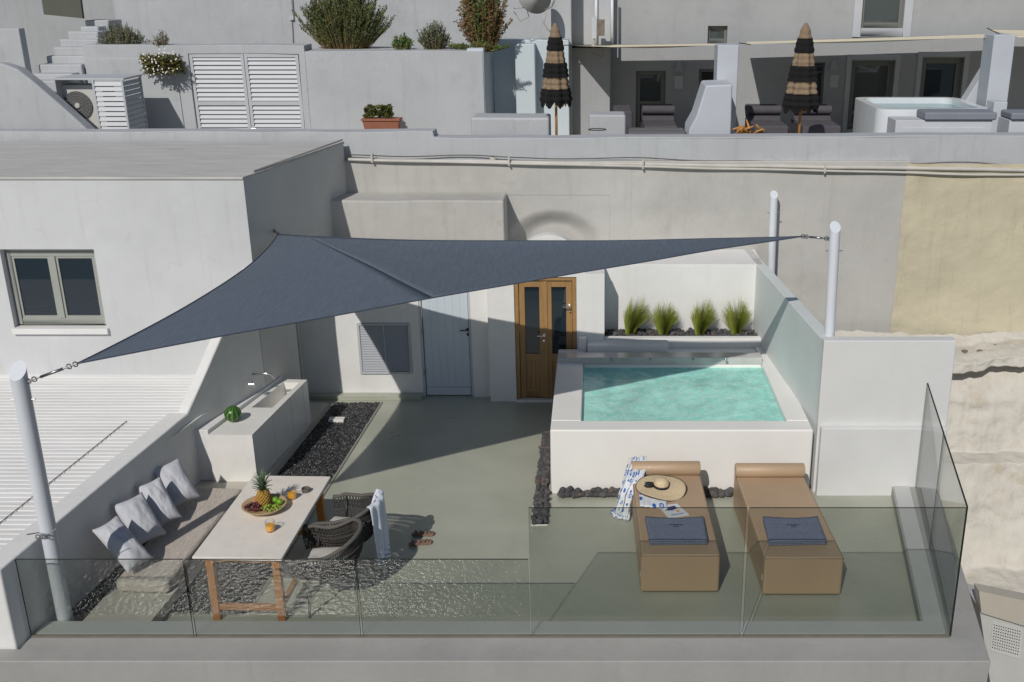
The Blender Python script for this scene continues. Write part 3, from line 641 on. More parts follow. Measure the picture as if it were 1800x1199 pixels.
# ------------------------------------------------------------------ bench, sink counter, gravel
pz = .13
pA = az(140, 1097, pz); pB = az(262, 1097, pz)
pL = az(140, 1097, .13); pR = az(262, 1097, .13); pE = az(576, 708, .13)
PL = lambda y: pL.x + (y - pL.y) * .06      # left edge of the bench plinth
PR = lambda y: pR.x + (y - pR.y) * (pE.x - pR.x) / (pE.y - pR.y)     # right edge
t = MB(); t.column([(PL(8.58), 8.58), (PR(8.58), 8.58), (PR(pE.y), pE.y), (LW(pE.y) - .05, pE.y), (LW(11.7) - .05, 11.7), (LW(11.2) - .02, 11.2), (PL(10.9), 10.9)], 0, pz)
tag(t.build('bench_plinth', cement, bevel=.008), 'beige cement plinth carrying the bench cushion and the sink counter', 'plinth')
# gravel strips
gr = MB()
gx = lambda y: -3.33 + (y - 11.97) * .05
def gfn(x0f, x1f, y0, y1, nx, ny):
    def f(u, v):
        y = y0 + (y1 - y0) * v; x = x0f(y) + (x1f(y) - x0f(y)) * u
        return (x, y, .012 + .014 * noise.cell(Vector((x * 40, y * 40, 0))))
    return gr.grid(f, nx, ny)
gfn(lambda y: PR(y) + .003, gx, 8.9, 14.35, 50, 240)
gfn(lambda y: LW(y) + .003, lambda y: PL(y) - .003, 8.62, 10.9, 30, 110)
o = gr.build('gravel_bed', gravelm); o['kind'] = 'stuff'; tag(o, 'glossy black gravel filling the bed beside the bench and counter', 'gravel')
# scattered loose pebbles give relief to the bed
pb = MB(); rr_ = random.Random(3)
def pebble(mb, x, y, z, r):
    a = rr_.uniform(0, 3.1); c, s_ = math.cos(a), math.sin(a); sx, sy, sz2 = r * rr_.uniform(.8, 1.3), r * rr_.uniform(.6, 1), r * rr_.uniform(.45, .8)
    P = []
    for dx, dy, dz in ((1, 0, 0), (0, 1, 0), (-1, 0, 0), (0, -1, 0), (.5, .5, .8), (-.5, .4, .85), (-.4, -.5, .8), (.5, -.5, .75)):
        ux, uy = dx * sx, dy * sy; P.append((x + ux * c - uy * s_, y + ux * s_ + uy * c, z + dz * sz2))
    mb.add(P, [(0, 1, 4), (1, 5, 4), (1, 2, 5), (2, 6, 5), (2, 3, 6), (3, 7, 6), (3, 0, 7), (0, 4, 7), (4, 5, 6, 7)])
for _ in range(9000):
    y = rr_.uniform(8.92, 14.33); x = rr_.uniform(PR(y) + .02, gx(y) - .01); pebble(pb, x, y, .012, rr_.uniform(.008, .016))
for _ in range(1800):
    y = rr_.uniform(8.65, 10.9); x0 = LW(y) + .02; x1 = PL(y) - .01
    if x1 > x0: pebble(pb, rr_.uniform(x0, x1), y, .012, rr_.uniform(.008, .016))
o = pb.build('pebbles', M('wet black pebble', (.03, .031, .034), .28, .7, 40, .3, 90, col2=(.34, .34, .34), scale2=55, amt2=.9, th2=.60), clean=False); o['kind'] = 'stuff'; tag(o, 'small glossy black pebbles lying over the gravel bed', 'pebbles')
m_ = MB(); m_.tube([(gx(14.35) + .012, 14.36, .012), (gx(8.9) + .012, 8.9, .012)], .014, 4); tag(m_.build('edging_strip', cement), 'thin pale edging between black gravel and olive cement floor', 'edging')
p = az(592, 737, .04); tag(MB().box(p.x - .11, p.x + .11, p.y - .06, p.y + .06, .0, .05).build('floor_light', marble, bevel=.006), 'small square uplight set in the gravel by the counter step', 'light')

# sink counter
cz = .76; A = az(365, 765, cz); B = az(443, 765, cz); C = az(540, 668, cz); D = az(467, 663, cz); D = C + (A - B) + (B - A).normalized() * 0
D = Vector((LW(C.y) + .03, C.y + .02, cz))
sk = thing('sink_counter', (A.x, A.y, pz), 'pale marble counter block with a rectangular sink basin at its far end', 'counter')
def bl(u, v, z=cz): # u across, v along
    p = (A * (1 - u) + B * u) * (1 - v) + (D * (1 - u) + C * u) * v; return (p.x, p.y, z)
us = (0, .2, .80, 1); vs = (0, .46, .94, 1)
m_ = MB()
for i in range(3):
    for j in range(3):
        if i == 1 and j == 1: continue
        m_.quad(bl(us[i], vs[j]), bl(us[i + 1], vs[j]), bl(us[i + 1], vs[j + 1]), bl(us[i], vs[j + 1]))
c4 = [(us[1], vs[1]), (us[2], vs[1]), (us[2], vs[2]), (us[1], vs[2])]
for i in range(4):
    a, b = c4[i], c4[(i + 1) % 4]; m_.quad(bl(*a), bl(*b), bl(*b, cz - .26), bl(*a, cz - .26))
m_.quad(*[bl(*q, cz - .26) for q in c4])
e4 = [(0, 0), (1, 0), (1, 1), (0, 1)]
for i in range(4):
    a, b = e4[i], e4[(i + 1) % 4]; m_.quad(bl(*a), bl(*a, pz + .001), bl(*b, pz + .001), bl(*b))
m_.build('marble_block', marble, sk)
q = az(497, 686, cz - .255); MB().lathe([(.001, 0), (.022, 0), (.022, .004), (.001, .005)], (q.x - .1, q.y, cz - .26), 14).build('drain', chrome, sk)
sm = M('marble joint', (.64, .61, .56), .6, .1, 4, 0)
for v in (.34, .66, .9):
    a = Vector(bl(1, v)); MB().tube([(a.x + .001, a.y, pz + .01), (a.x + .001, a.y, cz - .01)], .0025, 4).build('slab_joint', sm, sk)
# ledge between wall and counter
t = MB().column([(LW(11.25) + .003, A.y + .03), (A.x - .004, A.y + .03), (D.x - .004, D.y), (LW(D.y) - .05, D.y + .01)], pz + .001, cz + .05)
tag(t.build('splash_ledge', plaster, bevel=.008), 'narrow plaster ledge between the marble counter and the left wall', 'ledge')
# tap
fp = X0 = None
fy = 12.75; fx = LW(fy); fz_ = 1.08
tp = thing('wall_tap', (fx, fy, fz_), 'chrome wall mounted tap above the marble sink', 'tap')
m_ = MB().tube([(fx, fy, fz_), (fx + .17, fy - .0, fz_ + .01), (fx + .23, fy, fz_ + .005), (fx + .265, fy, fz_ - .03), (fx + .27, fy, fz_ - .08)], .014, 10); m_.build('spout', chrome, tp, smooth=True)
m_ = MB().lathe([(.001, 0), (.035, 0), (.035, .02), (.02, .03), (.02, .06), (.001, .06)], n=14).xf(Matrix.Translation((fx, fy - .16, fz_ - .08)) @ Matrix.Rotation(R(90), 4, 'Y'))
m_.tube([(fx + .05, fy - .16, fz_ - .13), (fx + .05, fy - .16, fz_ - .03)], .008, 6); m_.tube([(fx + .05, fy - .21, fz_ - .08), (fx + .05, fy - .11, fz_ - .08)], .008, 6)
m_.build('cross_handle', chrome, tp, smooth=True, auto=40)
# watermelon
p = az(411, 741, cz); wr = .105
o = MB().ball((0, 0, 0), wr, 32, (1, 1, .97)).build('watermelon', melonm, smooth=True); o.location = (p.x, p.y, cz + wr * .97); o.rotation_euler = (.12, .1, .4); tag(o, 'striped green watermelon on the marble counter', 'watermelon')

# ------------------------------------------------------------------ soft things: cushions
def cushion_mb(w, h, th, nu=28, nv=28, seed=0, pinch=.075):
    mb = MB()
    for sgn in (1, -1):
        def f(u, v):
            a = u * 2 - 1; b = v * 2 - 1
            prof = max(0, (1 - abs(a) ** 2.6)) ** .62 * max(0, (1 - abs(b) ** 2.6)) ** .62
            x = a * w / 2 * (1 - pinch * (1 - b * b) * abs(a) ** 3); y = b * h / 2 * (1 - pinch * (1 - a * a) * abs(b) ** 3)
            wr_ = noise.noise(Vector((a * 2.2 + seed, b * 2.2, seed * 3))) * .018 + noise.noise(Vector((a * 6 + seed, b * 6, seed))) * .006
            return (x, y, sgn * (prof * th / 2) + wr_ * prof)
        mb.grid(f, nu, nv)
    return mb
# bench seat cushion
ct = pz + .145
c_ = [az(200, 1022, ct), az(294, 1025, ct), az(428, 858, ct), az(334, 854, ct)]
def cush(name, P, z0, z1, r=.035):
    m_ = MB().prism([(q.x, q.y, z0) for q in P], (0, 0, z1 - z0)); return m_.build(name, cushm, None, bevel=.05, segs=4)
o = cush('bench_cushion', c_, pz + .002, ct); tag(o, 'long woven beige striped bench cushion along the left wall', 'cushion')
pil = [((192, 895), (181, 947), (241, 1007), (248, 980)), ((236, 858), (209, 903), (257, 969), (278, 927)), ((270, 830), (254, 868), (286, 934), (307, 902)), ((307, 799), (279, 834), (317, 902), (335, 864))]
labs = ['grey linen pillow nearest the glass railing on the bench', 'grey linen pillow, second from the glass railing on the bench', 'wrinkled grey linen pillow, third from the glass railing on the bench', 'grey linen pillow nearest the sink counter on the bench']
for i, (T_, L_, B_, R_) in enumerate(pil):
    cT, cL, cB, cR = az(*T_, ct + .52), az(*L_, ct + .37), az(*B_, ct + .02), az(*R_, ct + .15)
    mt_, mb_ = (cT + cL) / 2, (cB + cR) / 2
    al = ((cT - cL) + (cR - cB)).normalized(); up = (mt_ - mb_); hgt = up.length; up.normalize(); al = (al - up * al.dot(up)).normalized(); nn_ = al.cross(up)
    rm = Matrix(((al.x, up.x, nn_.x), (al.y, up.y, nn_.y), (al.z, up.z, nn_.z))).to_4x4()
    o = cushion_mb(((cT - cL).length + (cR - cB).length) * .5 * 1.10, hgt * 1.08, .20, seed=i * 1.7 + 1).xf(rm @ Matrix.Rotation([.03, -.05, .03, .05][i], 4, 'Z')).build('pillow', linen, smooth=True)
    o.location = (mt_ + mb_) / 2; tag(o, labs[i], 'pillow', 'grey linen pillows on the bench')

# ------------------------------------------------------------------ dining table
TZ = .75
tA = az(337, 980, TZ); tB = az(495, 982, TZ); tC = az(581, 838, TZ)
ang = math.atan2(tC.y - tB.y, tC.x - tB.x) - math.pi / 2
tw = (tB - tA).length; tl = (tC - tB).length
tt = thing('dining_table', (tB.x, tB.y, 0), 'long dining table with cream stone top on an oiled teak frame', 'table', rz=ang)
part(MB().box(-tw, 0, 0, tl, TZ - .032, TZ), 'tabletop', tabletopm, tt, bevel=.004)
def lg(x, y): part(MB().box(x, x + .075, y, y + .075, 0, TZ - .032), 'leg', wood, tt, bevel=.004)
for x in (-tw + .09, -.13):
    for y in (.06, tl - .2): lg(x, y)
for y in (.075, tl - .185): part(MB().box(-tw + .165, -.13, y, y + .045, .11, .17), 'stretcher', wood, tt, bevel=.004); part(MB().box(-tw + .165, -.13, y, y + .045, TZ - .10, TZ - .034), 'rail', wood, tt, bevel=.003)
for x in (-tw + .10, -.115): part(MB().box(x, x + .045, .135, tl - .2, TZ - .10, TZ - .034), 'rail', wood, tt, bevel=.003)
part(MB().box(-.12, -.075, .135, tl - .2, .11, .17), 'stretcher', wood, tt, bevel=.003)

# fruit bowl and fruit
bc = az(466, 896, TZ)
m_ = MB().lathe([(.001, .004), (.12, .004), (.19, .03), (.225, .062), (.232, .066), (.222, .07), (.18, .042), (.11, .018), (.001, .016)], n=48)
o = m_.build('fruit_bowl', M('woven bamboo', (.50, .36, .19), .6, .2, 30, .6, 120, dist=.003), smooth=True); o.location = (bc.x, bc.y, TZ); tag(o, 'shallow woven bamboo platter holding the fruit on the table', 'bowl')
pp = thing('pineapple', (bc.x - .01, bc.y + .03, TZ + .02), 'ripe pineapple with tall leafy crown standing in the fruit bowl', 'pineapple')
m_ = MB()
for i in range(11):
    z = .012 + i * .0175; r = .062 * math.sqrt(max(.05, 1 - ((z - .095) / .115) ** 2))
    for k in range(12):
        a = 2 * math.pi * (k + .5 * (i % 2)) / 12; c = Vector((r * math.cos(a), r * math.sin(a), z)); m_.ball(c, .0175, 6, (1, 1, .8))
m_.lathe([(.03, 0), (.055, .05), (.06, .1), (.045, .17), (.02, .195), (.001, .197)], n=12)
part(m_, 'fruit_body', M('pineapple skin', (.46, .27, .045), .6, .5, 45, .4, 90, col2=(.16, .09, .02), scale2=60, amt2=.8, th2=.5), pp, smooth=True)
m_ = MB(); r5 = random.Random(5)
for i in range(46):
    t_ = i / 46; a = i * 2.4; tilt = R(70 - 62 * t_) ; L = .09 + .12 * t_ * (1 if t_ < .8 else 1.05); z0 = .185 + .05 * t_
    for sgn in (1,):
        pts = []
        for j in range(5):
            s = j / 4; ang2 = tilt * (1 - .35 * (1 - s)) ; rr = math.sin(ang2) * L * s; zz = math.cos(ang2) * L * s + (.0 - .02 * s * s * math.sin(tilt))
            pts.append((rr + .008, zz, .013 * (1 - s) ** .7 + .0005))
        V = []
        for rr, zz, wd_ in pts:
            dx, dy = math.cos(a), math.sin(a); V += [(rr * dx - wd_ * dy, rr * dy + wd_ * dx, z0 + zz + .003), (rr * dx, rr * dy, z0 + zz - .003), (rr * dx + wd_ * dy, rr * dy - wd_ * dx, z0 + zz + .003)]
        m_.add(V, [(j * 3 + q, j * 3 + q + 1, j * 3 + q + 4, j * 3 + q + 3) for j in range(4) for q in range(2)])
part(m_, 'leaf_crown', M('pineapple leaf', (.10, .17, .09), .5, .3, 12, 0), pp, smooth=True)
def bunch(name, c, n, rad, r, mat, label, seed):
    g = random.Random(seed); m_ = MB()
    for i in range(n):
        a = g.uniform(0, 6.28); q = rad * math.sqrt(g.random()); h = (1 - (q / rad) ** 2) * .05 * g.random()
        m_.ball((q * math.cos(a) * 1.1, q * math.sin(a) * .8, r + h), r * g.uniform(.85, 1.1), 8)
    o = m_.build(name, mat, smooth=True); o.location = c; tag(o, label, 'grapes')
bunch('red_grapes', (bc.x - .10, bc.y - .045, TZ + .035), 62, .10, .0135, M('red grape', (.11, .018, .028), .3, .3, 30, 0), 'bunch of dark red grapes on the left of the fruit bowl', 1)
bunch('green_grapes', (bc.x + .09, bc.y - .06, TZ + .035), 52, .09, .0125, M('green grape', (.25, .35, .04), .3, .2, 30, 0), 'bunch of green grapes on the right of the fruit bowl', 2)
limem = M('lime skin', (.15, .33, .02), .35, .2, 20, .1, 90)
for (dx, dy, lab) in ((.10, .06, 'green lime at the back of the fruit bowl beside the pineapple'), (.155, .015, 'pale green lime near the right rim of the fruit bowl')):
    o = MB().ball((0, 0, 0), .033, 16, (1.1, 1, 1)).build('lime', limem, smooth=True); o.location = (bc.x + dx, bc.y + dy, TZ + .082); tag(o, lab, 'lime', 'limes in the fruit bowl')
o = MB().ball((0, 0, 0), .036, 16).build('orange', M('orange peel', (.62, .15, .02), .4, .1, 20, .2, 160), smooth=True); o.location = (bc.x - .085, bc.y + .075, TZ + .085); tag(o, 'orange peeking out behind the red grapes', 'orange')
jm = M('orange juice', (.90, .42, .02), .25, .08, 20, 0)
for (px, py, lab) in ((476, 934, 'tumbler of orange juice in front of the fruit bowl'), (514, 877, 'tumbler of orange juice behind the fruit bowl near the ashtray')):
    c = az(px, py, TZ); g = thing('juice_glass', (c.x, c.y, TZ), lab, 'glass', 'tumblers of orange juice'); g.scale = (1.15, 1.15, 1.2)
    part(MB().lathe([(.036, .002), (.042, .03), (.044, .06), (.040, .10), (.0385, .10), (.0425, .06), (.0405, .03), (.034, .006), (.001, .006)], n=24), 'tumbler', glass_c, g, smooth=True)
    part(MB().lathe([(.001, .008), (.034, .008), (.040, .03), (.0415, .058), (.001, .058)], n=24), 'juice', jm, g, smooth=True, auto=40)
c = az(538, 865, TZ); o = MB().lathe([(.001, 0), (.042, 0), (.047, .02), (.046, .045), (.039, .045), (.037, .022), (.001, .018)], n=24).build('ashtray', M('brown grey pottery', (.13, .115, .10), .6, .2, 20, .2, 60), smooth=True, auto=45); o.location = (c.x, c.y, TZ); tag(o, 'small grey pottery ashtray at the far end of the table', 'ashtray')

# ------------------------------------------------------------------ rope chairs (front of the chair looks along local -x)
def chair(loc, rz, label):
    t = thing('rope_chair', loc, label, 'chair', 'rope chairs at the dining table', rz); t.scale = (1.16, 1.16, 1.04)
    def rail(s):           # s 0..1 from one arm tip round the back to the other
        a = (s - .5) * 2; th_ = a * R(118)
        x = .30 * math.cos(th_) ; y = .31 * math.sin(th_)
        if abs(a) > .76: x -= (abs(a) - .76) * .50; y *= 1 + (abs(a) - .76) * .2
        z = .66 + .13 * max(0, math.cos(th_)) ** 1.2 - (.03 if abs(a) > .9 else 0)
        return Vector((x, y, z))
    def ring(s):
        a = (s - .5) * 2; th_ = a * R(122); x = .235 * math.cos(th_); y = .255 * math.sin(th_)
        if abs(a) > .76: x -= (abs(a) - .76) * .45
        return Vector((x, y, .41))
    nn = 40
    pts = [rail(i / nn) for i in range(nn + 1)]
    part(MB().tube(pts, .019, 8), 'arm_rail', rail_m, t, smooth=True)
    m_ = MB().tube([ring(i / nn) for i in range(nn + 1)], .011, 6); m_.tube([ring(0), ring(1)], .011, 6); part(m_, 'seat_ring', black, t, smooth=True)
    for s, ex in ((0.06, -.06), (.94, -.06), (.36, .05), (.64, .05)):
        a = ring(s); b = Vector((a.x + ex * (1 if ex > 0 else .3), a.y * 1.05, 0)); part(MB().tube([rail(s) if ex < 0 else a, a, b], .011, 6), 'leg', black, t, smooth=True)
    m_ = MB(); K = 76
    def surf(s, q):
        a = rail(s); b = ring(s); p = b * (1 - q) + a * q; o = Vector((p.x + .02, p.y, 0)); bul = .035 * math.sin(math.pi * q)
        return p + (o.normalized() * bul if o.length > 0 else o)
    for i in range(K):
        s = (i + .3) / K
        for d in (-1, 1):
            e = min(1, max(0, s + d * .028)); m_.tube([surf(s, 0), surf(s + (e - s) * .5, .4), surf(e, 1)], .0052, 4, caps=False)
    for q in (.18, .34, .5, .66):
        m_.tube([surf(i / nn, q) + Vector((0, 0, .004 * (i % 2))) for i in range(nn + 1)], .006, 4)
    o = part(m_, 'rope_weave', rope, t); o['kind'] = 'stuff'
    m_ = MB()
    for i in range(16):
        yy = -.22 + .44 * i / 15; xe = math.sqrt(max(0, 1 - (yy / .26) ** 2)) * .235; m_.tube([(-.2, yy, .415), (xe, yy, .415)], .006, 4)
    o = part(m_, 'seat_weave', rope, t); o['kind'] = 'stuff'
    m_ = cushion_mb(.42, .43, .06, 14, 14, 2, .02); part(m_.xf(Matrix.Translation((-.02, 0, .455))), 'seat_pad', M('light seat pad', (.52, .51, .47), .9, .06, 8, .2, 120), t, smooth=True)
    return t
def place(bpx, mpx, label):
    b = az(*bpx, .83); m = az(*mpx, .66); d = b - m; d.z = 0; d.normalize(); c = b - d * .35
    chair((c.x, c.y, 0), math.atan2(d.y, d.x), label); return c, math.atan2(d.y, d.x)
k1, r1 = place((634, 927), (523, 957), 'grey rope chair at the near right side of the table, back toward the floor')
k2, r2 = place((659, 884), (580, 900), 'grey rope chair farther along the table with a towel over its back')
# towel over the far chair
q0 = Vector((k2.x, k2.y, 0))
tow = MB()
def tf(u, v):
    # u across the width, v along: starts inside the chair back, goes over the rail, hangs outside
    ang_ = r2 + R(14 + 66 * (u - .5)); rad = .355
    if v < .3: s = v / .3; r_ = rad - .07 * (1 - s) * 1.2; z = .60 + .255 * s ** .8
    elif v < .4: s = (v - .3) / .1; r_ = rad - .0 + .05 * s; z = .855 - .01 * s
    else: s = (v - .4) / .6; r_ = rad + .05 + .02 * s; z = .845 - .70 * s
    fold = .014 * math.sin(u * 22 + v * 2) * (0.3 + v) + .01 * noise.noise(Vector((u * 5, v * 5, 1)))
    wsh = (1 - .7 * max(0, v - .4)) 
    a = ang_ * wsh + R(-14) * v
    return (q0.x + (r_ + fold) * math.cos(a), q0.y + (r_ + fold) * math.sin(a), z)
tow.grid(tf, 40, 44); to = tow.build('towel', whitecloth, smooth=True, solid=.006); tag(to, 'white cotton towel with pale stripes draped over the far chair back', 'towel')
me = to.data
wt, n_, l_, p_ = new('white towel with hem stripes')
tc = n_.new('ShaderNodeTexCoord'); sx = n_.new('ShaderNodeSeparateXYZ'); l_.new(tc.outputs['Object'], sx.inputs[0])
mr = n_.new('ShaderNodeValToRGB'); mr.color_ramp.interpolation = 'CONSTANT'; es = mr.color_ramp.elements; es[0].color = (.66, .70, .78, 1); es[1].position = .17; es[1].color = (.20, .26, .42, 1)
for pos, c in ((.185, (.66, .70, .78, 1)), (.21, (.20, .26, .42, 1)), (.225, (.66, .70, .78, 1)), (.27, (.3, .36, .5, 1)), (.28, (.66, .70, .78, 1))): q = es.new(pos); q.color = c
l_.new(sx.outputs[2], mr.inputs[0]); l_.new(mr.outputs[0], p_.inputs['Base Color']); p_.inputs['Roughness'].default_value = .9
me.materials[0] = wt
# sandals
def sandal(loc, rz, label):
    t = thing('sandal', loc, label, 'sandal', 'pair of strappy sandals', rz)
    pr = [(-.125, .028), (-.09, .036), (-.03, .030), (.03, .038), (.08, .045), (.115, .035), (.13, .0)]
    poly = [(x, y, 0.004) for x, y in pr] + [(x, -y, .004) for x, y in pr[::-1][1:]] + [(-.135, 0, .004)]
    part(MB().prism(poly, (0, 0, .022)), 'sole', leather, t, bevel=.004)
    for x, hh, w_ in ((-.09, .055, .03), (-.03, .05, .03), (.02, .045, .035), (.06, .04, .04), (.09, .03, .035)):
        m_ = MB()
        for k in (-.008, .008): m_.tube([(x + k, -w_ - .004, .02), (x + k + .012, -w_ * .5, hh), (x - k, w_ * .5, hh), (x - k + .01, w_ + .004, .02)], .007, 5)
        part(m_, 'strap', leather, t, smooth=True)
p = az(740, 957, 0); sandal((p.x, p.y, 0), R(14), 'tan strappy sandal on the floor, the nearer of the pair')
p = az(744, 943, 0); sandal((p.x, p.y + .02, 0), R(4), 'tan strappy sandal on the floor, the farther of the pair')

# ------------------------------------------------------------------ sun loungers
LT = .45
def lounger(P, back_x, label):
    f0, f1 = Vector(P[0]), Vector(P[1])
    d = Vector((back_x, 1.0, 0)).normalized(); L = 1.93; w_ = (f1 - f0)
    t = thing('sun_lounger', (f0.x, f0.y, 0), label, 'sun lounger', 'tan block sun loungers')
    b0 = f0 + d * L; b1 = b0 + w_
    m_ = MB().column([(f0.x, f0.y), (f1.x, f1.y), (b1.x, b1.y), (b0.x, b0.y)], .012, LT); m_.build('mattress', canvas, t, bevel=.028, segs=4)
    def pipe(pts, n): MB().tube(pts, .0045, 6, closed=True).build(n, canvas2, t, smooth=True)
    e = .006
    pipe([(f0.x + e, f0.y - .0, LT - .010), (f1.x - e, f1.y, LT - .010), (b1.x - e, b1.y, LT - .01), (b0.x + e, b0.y, LT - .01)], 'piping')
    r = .085; c0 = b0 + Vector((.0, -.09, LT + r * .85)); c1 = b1 + Vector((-.0, -.09, LT + r * .85)); ax = (c1 - c0).normalized()
    m_ = MB().tube([c0 + ax * .0, c0 + ax * .012, c1 - ax * .012, c1], [r * .9, r, r, r * .9], 28); m_.build('bolster', canvas, t, smooth=True, auto=50)
    q = f0 + d * .02; MB().box(q.x - .004, q.x + .0, q.y + .04, q.y + .07, .16, .21).build('care_tag', M('white label', (.7, .72, .75), .6, .02, 3, 0), t)
    return t
l1 = [az(1126, 1042, .012), az(1264, 1043, .012)]; l2 = [az(1340, 1047, .012), az(1479, 1048, .012)]
for q in (l1, l2):
    for v in q: v.y += .0
lounger([(v.x, l1[0].y, 0) for v in l1], -.02, 'tan padded sun lounger under the straw hat, left of the two')
lounger([(v.x, l2[0].y, 0) for v in l2], -.035, 'tan padded sun lounger holding only a navy towel, right of the two')
def folded(P, name, label, text):
    c = sum(P, Vector()) / 4
    t = thing(name, (c.x, c.y, LT), label, 'towel', 'folded navy towels on the sun loungers')
    for lay in range(3):
        def f(u, v, lay=lay):
            p = (P[0] * (1 - u) + P[1] * u) * (1 - v) + (P[3] * (1 - u) + P[2] * u) * v
            sag = -.035 * math.sin(math.pi * u) * v ** 2 + .01 * noise.noise(Vector((u * 4, 1, 3))) * v
            return (p.x, p.y + sag, LT + .012 + lay * .019 + .004 * noise.noise(Vector((u * 5, v * 4, lay))) + .004 * noise.noise(Vector((u * 14, v * 9, lay + 4))))
        MB().grid(f, 26, 16).build('fold', towelm, t, smooth=True, solid=.0155)
    g_ = random.Random(name_seed := int(c.x * 100)); e_ = MB()
    for row_, nch, hh in ((0, 11, .016), (1, 4, .026)):        # two short illegible rows of dark stitching
        for q_ in range(nch):
            x_ = (q_ - nch / 2) * .0145; y_ = .045 - row_ * .036
            e_.box(x_, x_ + .0035, y_, y_ + hh * g_.uniform(.6, 1), .0685, .0715); yy_ = y_ + g_.choice((0, hh * .5, hh * .9)); e_.box(x_, x_ + .009, yy_, yy_ + .0035, .069, .072)
    part(e_, 'embroidery', M('navy thread', (.02, .025, .05), .8, .1, 10, 0), t)
T1 = [az(1142, 955, LT + .03), az(1244, 954, LT + .03), az(1236, 912, LT + .03), az(1134, 912, LT + .03)]
T2 = [az(1352, 956, LT + .03), az(1453, 954, LT + .03), az(1437, 912, LT + .03), az(1341, 912, LT + .03)]
folded(T1, 'folded_towel', 'folded navy towel on the left sun lounger in front of the magazine', '')
folded(T2, 'folded_towel', 'folded navy towel on the right sun lounger', '')
# hat
hc = az(1162, 857, LT + .05)
ht = thing('straw_hat', (hc.x, hc.y, LT), 'wide brimmed straw sun hat with black ribbon on the left lounger', 'hat')
ht.rotation_euler = (R(6), R(3), 0); ht.location.z = LT + .045
def brim(u, v):
    a = 2 * math.pi * u; r = .085 + .20 * v; w_ = .012 * math.sin(a * 3 + 1) * v + .012 * math.sin(a * 2) * v
    return (r * math.cos(a), r * .93 * math.sin(a), .02 - .015 * v + w_)
part(MB().grid(brim, 64, 10), 'brim', straw, ht, smooth=True, solid=.004)
part(MB().lathe([(.092, .012), (.088, .05), (.082, .085), (.06, .112), (.03, .122), (.001, .124)], n=36, sy=.93), 'crown', straw, ht, smooth=True)
bk = M('black ribbon', (.012, .012, .013), .6, .1, 10, 0)
part(MB().lathe([(.0945, .018), (.0915, .05), (.0895, .05), (.0925, .018)], n=36, sy=.93), 'ribbon', bk, ht, smooth=True)
part(MB().tube([(.287 * math.cos(2 * math.pi * i / 64), .267 * math.sin(2 * math.pi * i / 64), brim(i / 64, 1)[2] ) for i in range(64)], .0045, 6, closed=True), 'brim_edging', bk, ht)
m_ = MB()
for a, b in (((-.16, .02), (.06, .05)), ((-.17, -.03), (.05, .05))):
    m_.ball((a[0] + .02, a[1] - .02, .05), .045, 8, (1.2, .5, .45))
m_.ball((-.11, -.01, .05), .025, 8)
part(m_, 'bow', bk, ht, smooth=True)
# scarf draped over the left lounger corner
sc_ = MB(); lx = l1[0].x; lyb = l1[0].y + 1.93
SR = [((1107, 806), (1136, 803), LT + .165), ((1101, 824), (1136, 826), LT + .09), ((1094, 846), (1128, 846), LT + .02), ((1087, 866), (1116, 868), .36), ((1083, 884), (1109, 886), .22), ((1074, 902), (1108, 906), .07), ((1079, 912), (1109, 918), .014)]
def sf(u, v):
    k = v * (len(SR) - 1); i = min(int(k), len(SR) - 2); f = k - i; f = f * f * (3 - 2 * f) * .5 + f * .5
    a0, b0_, z0_ = SR[i]; a1, b1_, z1_ = SR[i + 1]; z = z0_ + (z1_ - z0_) * f
    px = (a0[0] + (a1[0] - a0[0]) * f) * (1 - u) + (b0_[0] + (b1_[0] - b0_[0]) * f) * u
    py = (a0[1] + (a1[1] - a0[1]) * f) * (1 - u) + (b0_[1] + (b1_[1] - b0_[1]) * f) * u
    p = az(px, py, z); w_ = .014 * math.sin(u * 15 + v * 3) + .022 * noise.noise(Vector((u * 3.2, v * 4, 3)))
    return (p.x + (w_ * .6 if v > .35 else 0) + .03 * noise.noise(Vector((u * 1.5, v * 9, 7))) * v, p.y - w_, max(.012, p.z + abs(w_) * .8))
NU, NV = 50, 50; sc_.grid(sf, NU, NV); o = sc_.build('scarf', scarfm, smooth=True, clean=False, solid=.003)
uv = o.data.uv_layers.new(name='UVMap')
for lp in o.data.loops:
    i = lp.vertex_index; uv.data[lp.index].uv = ((i // (NV + 1)) / NU * .9, (i % (NV + 1)) / NV * 1.15)
tag(o, 'white scarf with blue ring print hanging off the left sun lounger', 'scarf')
o = MB().grid(lambda u, v: (lx + .30 * u + .03, lyb - .92 + .62 * v + .05 * u - .12 * u * (1 - v), LT + .012 + .012 * abs(noise.noise(Vector((u * 5, v * 5, 9))))), 20, 16).build('scarf_end', scarfm, o, smooth=True, clean=False, solid=.003)
uv = o.data.uv_layers.new(name='UVMap')
for lp in o.data.loops:
    i = lp.vertex_index; uv.data[lp.index].uv = ((i // 17) / 20 * .5, (i % 17) / 16 * .5)
